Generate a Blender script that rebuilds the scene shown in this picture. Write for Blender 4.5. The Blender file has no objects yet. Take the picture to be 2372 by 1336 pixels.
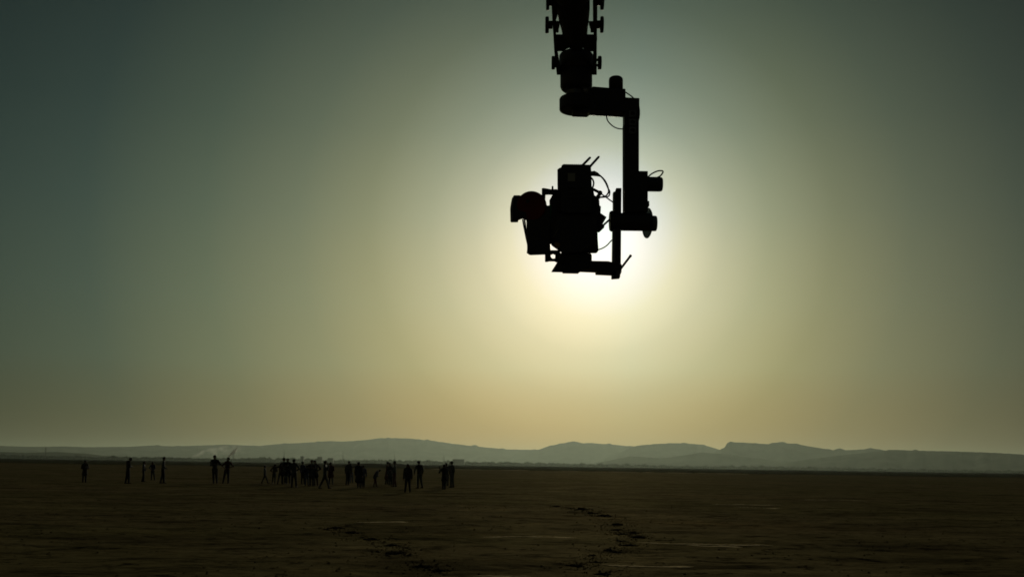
import bpy, bmesh, math, random
import numpy as np
from mathutils import Vector, Matrix, noise
SC = bpy.context.scene
COL = SC.collection
rad = math.radians
# ------------------------------------------------------------------ camera
F_PX, CX, CY = 2306.0, 1186.0, 668.0
PITCH, ROLL, EYE = math.atan(409 / F_PX), math.atan(.0147), 1.55
FW = Vector((0, math.cos(PITCH), math.sin(PITCH)))
_U = Vector((0, -math.sin(PITCH), math.cos(PITCH)))
RT = Vector((1, 0, 0)) * math.cos(ROLL) + _U * math.sin(ROLL)
UP = _U * math.cos(ROLL) - Vector((1, 0, 0)) * math.sin(ROLL)
EYEP = Vector((0, 0, EYE))
cd = bpy.data.cameras.new('camera')
cam = bpy.data.objects.new('camera', cd)
COL.objects.link(cam)
cam.matrix_world = Matrix(((RT.x, UP.x, -FW.x, 0), (RT.y, UP.y, -FW.y, 0), (RT.z, UP.z, -FW.z, EYE), (0, 0, 0, 1)))
cd.sensor_width = 36
cd.lens = F_PX / 2372 * 36
cd.clip_start = .05
cd.clip_end = 60000
SC.camera = cam

def ray(px, py):
    return (FW * F_PX + RT * (px - CX) + UP * (CY - py)).normalized()
SUN = ray(1384, 538)
SUN_EL = math.asin(SUN.z)
SUN_AZ = math.atan2(SUN.x, SUN.y)

HAZE_COL, HAZE_D, HAZE_G = (.31, .375, .315, 1), .000042, .62

# ------------------------------------------------------------------ world
TH = [(0.0, (1.6, 1.6, 1.2)), (2.0, (1.6514, 1.3683, 1.0946)), (3.5, (1.2882, 1.1134, 0.8418)), (5.0, (1.0343, 0.9022, 0.5686)), (7.0, (0.71, 0.6607, 0.4153)), (9.5, (0.477, 0.4812, 0.2983)), (13.0, (0.2854, 0.3141, 0.1891)), (17.0, (0.164, 0.2126, 0.1485)), (22.0, (0.0827, 0.1322, 0.1105)), (28.0, (0.034, 0.0695, 0.0797)), (40.0, (0.0057, 0.0209, 0.0443))]
EL = [(0.0, (1.5455, 0.8214, 0.4019)), (2.5, (1.4021, 0.9782, 0.6514)), (5.5, (1.2307, 1.1123, 0.9856)), (9.0, (1.0, 1.0, 1.0)), (14.0, (0.6918, 0.7633, 0.8532)), (19.0, (0.4648, 0.5483, 0.6419)), (27.0, (0.2626, 0.3177, 0.3781))]
AZ = [(-0.5, (1.8543, 1.2635, 0.6723)), (-0.25, (1.3522, 1.073, 0.8138)), (0.0, (1.0, 1.0, 1.0)), (0.12, (0.8504, 0.9363, 1.0064)), (0.25, (0.8458, 0.8161, 0.7287)), (0.5, (0.8705, 0.5982, 0.431))]
w = bpy.data.worlds.new('World')
SC.world = w
w.use_nodes = True
nt = w.node_tree
for n in list(nt.nodes):
    nt.nodes.remove(n)
def N(t, kind, **kw):
    n = t.nodes.new(kind)
    for k, v in kw.items():
        setattr(n, k, v)
    return n
def math_n(t, op, a, b=None, clamp=False):
    n = N(t, 'ShaderNodeMath', operation=op, use_clamp=clamp)
    for i, v in enumerate((a, b)):
        if v is None:
            continue
        if isinstance(v, (int, float)):
            n.inputs[i].default_value = v
        else:
            t.links.new(v, n.inputs[i])
    return n.outputs[0]
def ramp(t, fac, stops, interp='LINEAR'):
    n = N(t, 'ShaderNodeValToRGB')
    e = n.color_ramp.elements
    n.color_ramp.interpolation = interp
    while len(e) < len(stops):
        e.new(.5)
    for i, (p, c) in enumerate(stops):
        e[i].position = p
    for i, (p, c) in enumerate(stops):
        e[i].color = (*c, 1) if len(c) == 3 else c
    t.links.new(fac, n.inputs[0])
    return n.outputs[0]
def mixc(t, a, b, fac, blend='MIX'):
    n = N(t, 'ShaderNodeMix', data_type='RGBA', blend_type=blend)
    for s, v in ((n.inputs[0], fac), (n.inputs[6], a), (n.inputs[7], b)):
        if isinstance(v, (int, float)):
            s.default_value = v
        elif isinstance(v, tuple):
            s.default_value = (*v, 1)
        else:
            t.links.new(v, s)
    return n.outputs[2]
tc = N(nt, 'ShaderNodeTexCoord')
dot = N(nt, 'ShaderNodeVectorMath', operation='DOT_PRODUCT')
nt.links.new(tc.outputs['Generated'], dot.inputs[0])
dot.inputs[1].default_value = SUN
ang = math_n(nt, 'DIVIDE', math_n(nt, 'ARCCOSINE', math_n(nt, 'MINIMUM', dot.outputs['Value'], 1.0)), math.pi / 3, True)  # 0..60 deg
sep = N(nt, 'ShaderNodeSeparateXYZ')
nt.links.new(tc.outputs['Generated'], sep.inputs[0])
elv = math_n(nt, 'DIVIDE', math_n(nt, 'ARCSINE', sep.outputs[2]), math.pi / 3, True)
s_th = [(a / 60, tuple(v * 10 for v in c)) for a, c in TH] + [(1.0, (.26, .32, .30))]
s_el = [(a / 60, c) for a, c in EL] + [(1.0, (.4, .5, .65))]
s_az = [(a + .5, c) for a, c in AZ]
aur = mixc(nt, ramp(nt, math_n(nt, 'ADD', sep.outputs[0], .5, True), s_az), mixc(nt, ramp(nt, ang, s_th), ramp(nt, elv, s_el), 1.0, 'MULTIPLY'), 1.0, 'MULTIPLY')
sky = N(nt, 'ShaderNodeTexSky', sky_type='NISHITA', sun_disc=False, sun_elevation=SUN_EL,
        sun_rotation=SUN_AZ, altitude=100, air_density=1.5, dust_density=4.0, ozone_density=2.0)
both = N(nt, 'ShaderNodeVectorMath', operation='MULTIPLY_ADD')
nt.links.new(sky.outputs[0], both.inputs[0])
both.inputs[1].default_value = (.004, .0045, .005)
nt.links.new(aur, both.inputs[2])
bg = N(nt, 'ShaderNodeBackground')
bg.inputs[1].default_value = .1
nt.links.new(both.outputs[0], bg.inputs[0])
nt.links.new(bg.outputs[0], N(nt, 'ShaderNodeOutputWorld').inputs[0])
w.cycles.sampling_method = 'MANUAL'
w.cycles.sample_map_resolution = 512

# ------------------------------------------------------------------ sun
ld = bpy.data.lights.new('sun', 'SUN')
ld.energy = 2.0
ld.angle = rad(1.2)
ld.color = (1, .9, .66)
sun = bpy.data.objects.new('sun', ld)
COL.objects.link(sun)
sun.rotation_euler = SUN.to_track_quat('Z', 'Y').to_euler()
sun.location = (0, 0, 30)
vs = SC.view_settings
vs.view_transform = 'Standard'
vs.look = 'None'
vs.exposure = 0
vs.gamma = 1
SC.cycles.use_denoising = True
SC.cycles.volume_bounces = 1
SC.cycles.max_bounces = 6
SC.cycles.filter_width = 1.7

# ------------------------------------------------------------------ materials
def mat(name, color, rough=.6, metal=0, var=.25, vscale=8, bump=0, bscale=60, spec=.4):
    m = bpy.data.materials.new(name)
    m.use_nodes = True
    t = m.node_tree
    b = t.nodes['Principled BSDF']
    b.inputs['Metallic'].default_value = metal
    b.inputs['Specular IOR Level'].default_value = spec
    co = N(t, 'ShaderNodeTexCoord')
    nz = N(t, 'ShaderNodeTexNoise')
    nz.inputs['Scale'].default_value = vscale
    nz.inputs['Detail'].default_value = 4
    t.links.new(co.outputs['Object'], nz.inputs['Vector'])
    lo = tuple(c * (1 - var) for c in color)
    hi = tuple(min(1, c * (1 + var)) for c in color)
    t.links.new(ramp(t, nz.outputs['Fac'], [(.3, lo), (.7, hi)]), b.inputs['Base Color'])
    t.links.new(ramp(t, nz.outputs['Fac'], [(.3, (rough * .85,) * 3), (.7, (min(1, rough * 1.15),) * 3)]), b.inputs['Roughness'])
    if bump:
        n2 = N(t, 'ShaderNodeTexNoise')
        n2.inputs['Scale'].default_value = bscale
        t.links.new(co.outputs['Object'], n2.inputs['Vector'])
        bp = N(t, 'ShaderNodeBump')
        bp.inputs['Strength'].default_value = bump
        bp.inputs['Distance'].default_value = .01
        t.links.new(n2.outputs['Fac'], bp.inputs['Height'])
        t.links.new(bp.outputs[0], b.inputs['Normal'])
    return m
M = {}
M['black'] = mat('black_painted_metal', (.016, .017, .015), .5, 0, .3, 14, .15, 200)
M['anod'] = mat('anodised_metal', (.12, .125, .115), .38, .6, .25, 20)
M['rubber'] = mat('black_rubber', (.012, .012, .011), .7)
M['plastic'] = mat('black_plastic', (.02, .02, .019), .45, 0, .3, 20)
M['label'] = mat('grey_label', (.26, .28, .24), .5)
M['red'] = mat('dark_red_enamel', (.13, .006, .005), .35)
M['green'] = mat('dark_green_plastic', (.02, .26, .12), .5)
M['glass'] = mat('lens_glass', (.01, .01, .012), .05, 0, .1, 5, spec=.9)
M['brass'] = mat('worn_brass', (.35, .26, .12), .35, .9)
M['white'] = mat('white_cloth', (.75, .74, .7), .8)
M['hair'] = mat('black_hair', (.012, .010, .009), .8, spec=.1)
M['skin'] = mat('brown_skin', (.10, .06, .04), .7, 0, .15, spec=.1)
M['shoe'] = mat('dark_leather', (.02, .015, .012), .7, spec=.02)

# ------------------------------------------------------------------ helpers
def new_obj(name, me, parent=None):
    o = bpy.data.objects.new(name, me)
    COL.objects.link(o)
    if parent is not None:
        o.parent = parent
        o.matrix_parent_inverse = Matrix.Translation(-parent.location) if not parent.rotation_euler.z else parent.matrix_basis.inverted()
    return o
def finish(name, bm, m, parent=None, smooth=False):
    bmesh.ops.recalc_face_normals(bm, faces=bm.faces)
    me = bpy.data.meshes.new(name)
    bm.to_mesh(me)
    bm.free()
    me.materials.append(m)
    if smooth:
        me.polygons.foreach_set('use_smooth', [True] * len(me.polygons))
    return new_obj(name, me, parent)
def thing(name, label, cat, loc, group=None):
    o = bpy.data.objects.new(name, None)
    COL.objects.link(o)
    o.location = loc
    o.empty_display_size = .2
    o['label'] = label
    o['category'] = cat
    if group:
        o['group'] = group
    return o
def tag(o, label=None, cat=None, group=None, kind=None):
    for k, v in (('label', label), ('category', cat), ('group', group), ('kind', kind)):
        if v:
            o[k] = v
    return o
def a_prism(bm, pts, d0, d1, bev=.004):
    """closed prism: pts (world) shifted by vectors d0 and d1"""
    b = bmesh.new()
    lo = [b.verts.new(p + d0) for p in pts]
    hi = [b.verts.new(p + d1) for p in pts]
    n = len(pts)
    b.faces.new(lo)
    b.faces.new(hi[::-1])
    for i in range(n):
        b.faces.new((lo[i], hi[i], hi[(i + 1) % n], lo[(i + 1) % n]))
    bmesh.ops.recalc_face_normals(b, faces=b.faces)
    if bev:
        bmesh.ops.bevel(b, geom=list(b.edges), offset=bev, offset_type='OFFSET', segments=2, profile=.6, affect='EDGES', clamp_overlap=True)
    join(bm, b)
def join(bm, b):
    mp = {}
    for v in b.verts:
        mp[v] = bm.verts.new(v.co)
    for f in b.faces:
        try:
            nf = bm.faces.new([mp[v] for v in f.verts])
            nf.smooth = f.smooth
        except ValueError:
            pass
    b.free()
def frame(ax, hint=None):
    ax = ax.normalized()
    h = hint or (Vector((0, 0, 1)) if abs(ax.z) < .9 else Vector((1, 0, 0)))
    u = ax.cross(h).normalized()
    return u, ax.cross(u).normalized()
def a_lathe(bm, p0, p1, prof, seg=32, fl=1.0, hint=None):
    """profile [(t, r)] turned about the axis p0->p1, t in 0..1; ends closed; fl flattens the second axis"""
    ax = p1 - p0
    u, v = frame(ax, hint)
    b = bmesh.new()
    rings = []
    for t, r in prof:
        c = p0 + ax * t
        if r < 1e-6:
            rings.append([b.verts.new(c)])
        else:
            rings.append([b.verts.new(c + (u * math.cos(2 * math.pi * k / seg) + v * math.sin(2 * math.pi * k / seg) * fl) * r) for k in range(seg)])
    for a, c in zip(rings, rings[1:]):
        if len(a) == 1 and len(c) == 1:
            continue
        for k in range(seg):
            k2 = (k + 1) % seg
            if len(a) == 1:
                f = b.faces.new((a[0], c[k], c[k2]))
            elif len(c) == 1:
                f = b.faces.new((a[k2], a[k], c[0]))
            else:
                f = b.faces.new((a[k2], a[k], c[k], c[k2]))
    for r_, fl_ in ((rings[0], 1), (rings[-1], 0)):
        if len(r_) > 1:
            b.faces.new(r_ if fl_ else r_[::-1])
    bmesh.ops.recalc_face_normals(b, faces=b.faces)
    join(bm, b)
def a_cyl(bm, p0, p1, r, bev=.004, seg=32):
    L = (p1 - p0).length
    e = min(bev, L * .3, r * .5)
    a_lathe(bm, p0, p1, [(0, r - e), (e * .3 / L, r - e * .3), (e / L, r), (1 - e / L, r), (1 - e * .3 / L, r - e * .3), (1, r - e)], seg)
def smooth_pts(pts, n=6):
    out = []
    P_ = [pts[0]] + list(pts) + [pts[-1]]
    for i in range(1, len(P_) - 2):
        p0, p1, p2, p3 = P_[i - 1:i + 3]
        for k in range(n):
            t = k / n
            out.append(.5 * ((2 * p1) + (p2 - p0) * t + (2 * p0 - 5 * p1 + 4 * p2 - p3) * t * t + (3 * p1 - p0 - 3 * p2 + p3) * t ** 3))
    out.append(P_[-2])
    return out
def a_tube(bm, pts, r, seg=8, sm=True, r1=None):
    if sm and len(pts) > 2:
        pts = smooth_pts(pts)
    b = bmesh.new()
    rings = []
    ref = None
    n = len(pts)
    for i, p in enumerate(pts):
        d = (pts[min(i + 1, n - 1)] - pts[max(i - 1, 0)]).normalized()
        if ref is None:
            ref = frame(d)[0]
        u = (ref - d * ref.dot(d)).normalized()
        v = d.cross(u)
        ref = u
        rr = r if r1 is None else r + (r1 - r) * i / (n - 1)
        rings.append([b.verts.new(p + (u * math.cos(2 * math.pi * k / seg) + v * math.sin(2 * math.pi * k / seg)) * rr) for k in range(seg)])
    for a, c in zip(rings, rings[1:]):
        for k in range(seg):
            f = b.faces.new((a[k], a[(k + 1) % seg], c[(k + 1) % seg], c[k]))
            f.smooth = True
    b.faces.new(rings[0][::-1])
    b.faces.new(rings[-1])
    join(bm, b)
def a_box(bm, c, s, bev=0, ax=None):
    X, Y, Z = ax or (Vector((1, 0, 0)), Vector((0, 1, 0)), Vector((0, 0, 1)))
    c = Vector(c)
    pts = [c + X * (sx * s[0] / 2) + Z * (sz * s[2] / 2) for sx, sz in ((-1, -1), (1, -1), (1, 1), (-1, 1))]
    a_prism(bm, pts, -Y * s[1] / 2, Y * s[1] / 2, bev)

# ------------------------------------------------------------------ ground
random.seed(4)
def gz(x, y):
    r = math.hypot(x, y)
    a = .018 * noise.noise(Vector((x * .35, y * .35, 3))) + .05 * noise.noise(Vector((x * .04, y * .04, 9)))
    if r < 90:
        k = max(0, min(1, (90 - r) / 50))
        a += k * (.022 * noise.noise(Vector((x * .8, y * 1.3, 5))) + .014 * noise.noise(Vector((x * 2.2, y * 3.3, 1))))
    return a * max(0, 1 - r / 3000)
def gp(px, py, z0=0.0):
    d = ray(px, py)
    k = (z0 - EYE) / d.z
    p = EYEP + d * k
    p.z = gz(p.x, p.y)
    return p
def axis(lim0, fine0, fine1, step, g, far):
    a = list(np.arange(fine0, fine1 + 1e-6, step))
    s = step
    while a[-1] < far:
        s *= g
        a.append(a[-1] + s)
    s = step
    while a[0] > lim0:
        s *= g
        a.insert(0, a[0] - s)
    return a
xs = axis(-26000, -11, 11, .11, 1.045, 26000)
ys = axis(-9000, 12, 30, .11, 1.022, 26000)
nx, ny = len(xs), len(ys)
vv = np.zeros((nx * ny, 3), np.float32)
k = 0
for y in ys:
    for x in xs:
        vv[k] = (x, y, gz(x, y) if abs(x) < 3000 and y < 3000 and y > -200 else 0)
        k += 1
ii = np.arange(nx * ny).reshape(ny, nx)
q = np.stack([ii[:-1, :-1], ii[:-1, 1:], ii[1:, 1:], ii[1:, :-1]], -1).reshape(-1, 4)
me = bpy.data.meshes.new('ground')
me.vertices.add(nx * ny)
me.vertices.foreach_set('co', vv.ravel())
me.loops.add(q.size)
me.loops.foreach_set('vertex_index', q.ravel().astype(np.int32))
me.polygons.add(len(q))
me.polygons.foreach_set('loop_start', np.arange(0, q.size, 4, dtype=np.int32))
me.polygons.foreach_set('use_smooth', np.ones(len(q), bool))
me.update()
me.validate()
gm = bpy.data.materials.new('dry_soil')
gm.use_nodes = True
t = gm.node_tree
b = t.nodes['Principled BSDF']
b.inputs['Roughness'].default_value = .95
b.inputs['Specular IOR Level'].default_value = 0
co = N(t, 'ShaderNodeTexCoord')
def nz(sc, det=5, rough=.6, stretch=None, dist=0):
    v = co.outputs['Object']
    if stretch:
        mp = N(t, 'ShaderNodeMapping')
        mp.inputs['Scale'].default_value = stretch
        t.links.new(v, mp.inputs['Vector'])
        v = mp.outputs[0]
    n = N(t, 'ShaderNodeTexNoise')
    n.inputs['Scale'].default_value = sc
    n.inputs['Detail'].default_value = det
    n.inputs['Roughness'].default_value = rough
    n.inputs['Distortion'].default_value = dist
    t.links.new(v, n.inputs['Vector'])
    return n.outputs['Fac']
c1 = ramp(t, nz(.35, 8, .65, (.55, 1, 1), .4), [(.28, (.024, .020, .011)), (.46, (.056, .047, .0235)), (.62, (.071, .0595, .030)), (.78, (.104, .087, .044))])
c2 = ramp(t, nz(.05, 6, .6, (.5, 1, 1)), [(.3, (.80, .88, .74)), (.55, (1, 1, 1)), (.75, (1.12, .98, .88))])
c3 = ramp(t, nz(5, 6, .7, (.6, 1, 1)), [(.28, (.55, .55, .55)), (.5, (1, 1, 1)), (.75, (1.25, 1.25, 1.25))])
c4 = ramp(t, nz(.9, 7, .7, (.5, 1, 1), .8), [(.36, (.34, .34, .35)), (.48, (1, 1, 1)), (.60, (1.08, 1.06, 1.02)), (.72, (1.9, 1.8, 1.6))])
c5 = ramp(t, nz(2.6, 6, .7, (.6, 1, 1), 1.2), [(.36, (.22, .22, .24)), (.45, (1.05, 1.05, 1.05)), (.62, (1.05, 1.05, 1.05)), (.74, (1.9, 1.8, 1.6))])
c = mixc(t, mixc(t, mixc(t, mixc(t, c1, c2, 1.0, 'MULTIPLY'), c3, 1.0, 'MULTIPLY'), c4, 1.0, 'MULTIPLY'), c5, 1.0, 'MULTIPLY')
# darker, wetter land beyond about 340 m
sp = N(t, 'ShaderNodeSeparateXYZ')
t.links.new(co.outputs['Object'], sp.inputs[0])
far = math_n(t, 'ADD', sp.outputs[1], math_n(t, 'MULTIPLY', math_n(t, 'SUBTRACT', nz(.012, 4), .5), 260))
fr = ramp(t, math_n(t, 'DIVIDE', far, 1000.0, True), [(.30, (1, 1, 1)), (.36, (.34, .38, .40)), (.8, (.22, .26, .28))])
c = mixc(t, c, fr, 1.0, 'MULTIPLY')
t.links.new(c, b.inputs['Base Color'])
h = math_n(t, 'ADD', math_n(t, 'ADD', math_n(t, 'MULTIPLY', nz(1.9, 10, .76, (.6, 1, 1), .5), .20), math_n(t, 'MULTIPLY', nz(.22, 5, .6, (.4, 1, 1)), .5)), math_n(t, 'MULTIPLY', nz(14, 6, .75), .022))
bp = N(t, 'ShaderNodeBump')
bp.inputs['Strength'].default_value = 1
bp.inputs['Distance'].default_value = .35
t.links.new(h, bp.inputs['Height'])
t.links.new(bp.outputs[0], b.inputs['Normal'])
gl = N(t, 'ShaderNodeBsdfGlossy')        # the faint sheen of a dry crust at grazing angles
gl.inputs['Roughness'].default_value = .72
t.links.new(mixc(t, c, (.16, .16, .16), 1.0, 'MULTIPLY'), gl.inputs['Color'])
t.links.new(bp.outputs[0], gl.inputs['Normal'])
ad = N(t, 'ShaderNodeAddShader')
t.links.new(b.outputs[0], ad.inputs[0])
t.links.new(gl.outputs[0], ad.inputs[1])
t.links.new(ad.outputs[0], t.nodes['Material Output'].inputs['Surface'])
me.materials.append(gm)
tag(new_obj('ground', me), kind='structure')

M['crust'] = mat('pale_dry_crust', (.40, .33, .19), .9, 0, .4, 6, .5, 30, 0)
M['clod'] = mat('dark_damp_soil', (.023, .019, .012), .98, 0, .4, 9, .8, 60, 0)
M['crumb'] = mat('dry_soil_crumb', (.07, .058, .03), .98, 0, .4, 3, .5, 60, 0)
M['scrub'] = mat('dark_scrub', (.03, .032, .018), .95, 0, .4, .3, spec=0)
M['hill'] = mat('hillside', (.05, .055, .04), .95, 0, .35, .004, 0, 60, 0)
M['wood'] = mat('treeline_foliage', (.04, .05, .025), .95, 0, .4, .05, 0, 60, 0)

# tyre tracks: pale pressed ridges with cross ribs
def track(x0, y0, x1, y1, wd, name='tyre_track'):
    a, c_ = gp(x0, y0), gp(x1, y1)
    L = (c_ - a).length
    d = (c_ - a) / L
    d.z = 0
    d.normalize()
    s = Vector((-d.y, d.x, 0))
    n = int(L / .045)
    bm = bmesh.new()
    prev = None
    for i in range(n + 1):
        f = i / n
        p = a + d * (L * f)
        e = min(1, f * 9, (1 - f) * 9)
        e *= .75 + .5 * noise.noise(Vector((p.x * 1.7, p.y, 7)))
        wv = s * (.06 * noise.noise(Vector((p.x * .8, p.y, 1))))
        row = []
        for j in range(5):
            g = (j / 4 - .5)
            q_ = p + s * (g * wd * max(.15, e)) + wv
            up = .005 + (.010 * abs(math.sin(i * .9)) if 0 < j < 4 else 0) * max(.2, e)
            row.append(bm.verts.new((q_.x, q_.y, gz(q_.x, q_.y) + up)))
        if prev:
            for j in range(4):
                bm.faces.new((prev[j], prev[j + 1], row[j + 1], row[j]))
        prev = row
    o = finish(name, bm, M['crust'])
    tag(o, kind='structure')
for tr in ((812, 1209, 946, 1210, .30), (1112, 1241.5, 1335, 1245, .26), (1475, 1254, 1792, 1263, .24), (1392, 1307, 1606, 1309, .22),
           (1095, 1334, 1230, 1335, .2), (1650, 1167, 1832, 1170, .3), (1590, 1260, 1720, 1264, .3),
           (1700, 1174, 1810, 1176, .3), (1180, 1083.5, 1260, 1084.5, 1.2), (1850, 1157, 2010, 1160, .2)):
    track(*tr)

# clumps of dug earth: two rows
def clump_mesh(seed):
    rnd = random.Random(seed)
    bm = bmesh.new()
    for _ in range(16):
        bb = bmesh.new()
        bmesh.ops.create_icosphere(bb, subdivisions=2, radius=1)
        cx, cy = (0, 0) if _ < 1 else (rnd.uniform(-.85, .85), rnd.uniform(-.6, .6))
        r_ = .5 if _ < 1 else rnd.uniform(.14, .40) * (1.1 - .45 * math.hypot(cx, cy))
        for v in bb.verts:
            k_ = 1 + .8 * noise.noise(v.co * 2.6 + Vector((cx * 9, cy * 9, seed)))
            v.co = Vector((v.co.x * k_ * 1.3 * r_ + cx, v.co.y * k_ * r_ + cy, v.co.z * k_ * .8 * r_ + .02))
        join(bm, bb)
    bmesh.ops.recalc_face_normals(bm, faces=bm.faces)
    me_ = bpy.data.meshes.new('earth_clump')
    bm.to_mesh(me_)
    bm.free()
    me_.materials.append(M['clod'])
    return me_
CM = [clump_mesh(s_) for s_ in range(5)]
rowL = [(310, 350, 34), (240, 368, 60), (160, 376, 34), (345, 395, 66), (410, 430, 34), (475, 445, 70), (610, 480, 62), (715, 492, 30), (625, 530, 92), (735, 548, 40), (815, 630, 96), (950, 655, 74)]
rowR = [(1750, 215, 40), (1850, 231, 34), (1920, 239, 66), (1990, 266, 62), (2070, 281, 70), (2160, 340, 64), (2170, 374, 56), (2190, 404, 60), (2265, 396, 54), (2300, 424, 74), (2180, 449, 46), (2245, 478, 64),
        (2120, 516, 70), (2160, 528, 50), (1985, 552, 56), (2010, 588, 66), (1872, 618, 78), (2018, 620, 28), (2060, 676, 90), (2240, 620, 40)]
ORD = ('farthest second third fourth fifth sixth seventh eighth ninth tenth eleventh twelfth thirteenth fourteenth fifteenth sixteenth seventeenth eighteenth nineteenth twentieth').split()
for row, side in ((rowL, 0), (rowR, 1)):
    row.sort(key=lambda r_: r_[1])
    for i, (u, v, wz) in enumerate(row):
        who = (ORD[i] + ' dark earth clump' if i == 0 else 'nearest dark earth clump' if i == len(row) - 1 else ORD[i] + ' farthest dark earth clump') + (', small,' if wz < 45 else ', wide,' if wz > 69 else '')
        px, py = 700 + u / 2.965, 1100 + v / 2.965
        p = gp(px, py)
        wm = wz / 2.965 * (p - EYEP).length / F_PX
        o = new_obj('earth_clump', CM[(i * 3 + side) % 5])
        o.location = p - Vector((0, 0, .01))
        o.scale = (wm * .8, wm * .9, wm * .5)
        o.rotation_euler.z = i * 1.7
        if side == 0:
            tag(o, who + ' in the left foreground row', 'earth clump', 'earth clumps of the left foreground row')
        else:
            tag(o, who + ' in the right foreground row', 'earth clump', 'earth clumps of the right foreground row')
# small crumbs of soil over the plain
rnd = random.Random(8)
bm = bmesh.new()
for i in range(3600):
    Yc = 12 + 46 * rnd.random() ** 1.6
    Xc = rnd.uniform(-.56, .56) * Yc + rnd.gauss(0, .3)
    r_ = rnd.uniform(.006, .026) * (1 + (Yc - 12) * .012)
    if noise.noise(Vector((Xc * .25, Yc * .25, 2))) < rnd.uniform(-.3, .25):
        continue
    z_ = gz(Xc, Yc)
    vs_ = [bm.verts.new((Xc + r_ * rnd.uniform(.7, 1.5) * math.cos(a_), Yc + r_ * math.sin(a_), z_ + zz)) for a_, zz in ((0, 0), (1.57, 0), (3.14, 0), (4.71, 0))]
    tp = bm.verts.new((Xc + rnd.uniform(-.4, .4) * r_, Yc + rnd.uniform(-.4, .4) * r_, z_ + r_ * rnd.uniform(.4, 1.1)))
    for k_ in range(4):
        bm.faces.new((vs_[k_], vs_[(k_ + 1) % 4], tp))
for row in (rowL, rowR):
    mids = [((p_[0] + q_[0]) / 2, (p_[1] + q_[1]) / 2, 50) for p_, q_ in zip(row, row[1:]) if abs(p_[0] - q_[0]) < 190]
    for u, v, wz in row + mids:
        c_ = gp(700 + u / 2.965, 1100 + v / 2.965)
        wm = wz / 2.965 * (c_ - EYEP).length / F_PX
        for i in range(44):
            Xc, Yc = c_.x + rnd.gauss(0, 1.1) * wm, c_.y + rnd.gauss(0, 2.0) * wm
            r_ = rnd.uniform(.02, .07) * wm * 1.6
            z_ = gz(Xc, Yc)
            vs_ = [bm.verts.new((Xc + r_ * rnd.uniform(.8, 1.6) * math.cos(a_), Yc + r_ * math.sin(a_), z_)) for a_ in (0, 1.05, 2.1, 3.14, 4.2, 5.2)]
            tp = bm.verts.new((Xc + rnd.uniform(-.5, .5) * r_, Yc + rnd.uniform(-.5, .5) * r_, z_ + r_ * rnd.uniform(.5, 1.2)))
            for k_ in range(6):
                bm.faces.new((vs_[k_], vs_[(k_ + 1) % 6], tp))
tag(finish('soil_crumbs', bm, M['crumb']), 'small crumbs of soil strewn over the foreground of the plain', 'soil', kind='stuff')

# low dark scrub line across the plain and the far mound
def strip(name, pts, hmax, depth, m, seed, step, kind, lab=None, cat=None, jag=.7):
    rr = random.Random(seed)
    bm = bmesh.new()
    prev = None
    P_ = [Vector((p[0], p[1], 0)) for p in pts]
    acc = []
    for a_, b_ in zip(P_, P_[1:]):
        n_ = max(2, int((b_ - a_).length / step))
        acc += [a_.lerp(b_, i_ / n_) for i_ in range(n_)]
    for i_, p in enumerate(acc):
        hh = hmax * (1 - jag + jag * abs(noise.noise(Vector((p.x / step * .21, p.y * .001, seed))) * 1.6 + .35 * noise.noise(Vector((p.x / step * .9, 0, seed + 5)))))
        hh *= rr.uniform(.85, 1.15)
        row = [bm.verts.new((p.x, p.y + dy * depth, z_ * hh - .02)) for dy, z_ in ((-.5, 0), (-.25, .7), (0, 1), (.25, .75), (.5, 0))]
        if prev:
            for j in range(4):
                bm.faces.new((prev[j], prev[j + 1], row[j + 1], row[j]))
        prev = row
    o = finish(name, bm, m)
    return tag(o, lab, cat, None, kind)
strip('scrub', [(-150, 345), (-40, 330), (60, 318), (230, 300)], .42, 3.5, M['scrub'], 3, .8, 'stuff', 'thin dark line of low scrub across the far plain', 'scrub', .95)
strip('pale_verge', [(-30, 326), (25, 318), (75, 310)], .10, 6, M['crust'], 3, 2, 'structure', jag=.9)
def mound(px0, px1, pyf, pyt, label, seed):
    a_, b_ = gp(px0, pyf), gp(px1, pyf)
    c_ = (a_ + b_) / 2
    wd = (b_ - a_).length
    hh = (pyf - pyt) * (c_ - EYEP).length / F_PX
    bm = bmesh.new()
    bmesh.ops.create_grid(bm, x_segments=28, y_segments=16, size=1)
    for v in bm.verts:
        x, y = v.co.x, v.co.y
        r2 = math.hypot(x, y)
        pr = max(0, 1 - r2 ** 1.8) * (.75 + .35 * noise.noise(Vector((x * 2.2, y * 2, seed))))
        pr += .25 * max(0, 1 - ((x - .45) ** 2 + y * y) * 9)
        v.co = Vector((x * wd / 2, y * wd * .3, pr * hh - .03))
    o = finish('dirt_mound', bm, M['clod'], smooth=True)
    o.location = (c_.x, c_.y, 0)
    return tag(o, label, 'dirt mound', 'dirt mounds on the far plain')
mound(853, 897, 1079.3, 1071.3, 'larger low dark dirt mound far behind the bending person', 1)
mound(815, 832, 1078.5, 1072, 'smaller dark dirt mound far behind the person pointing right', 2)

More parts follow.
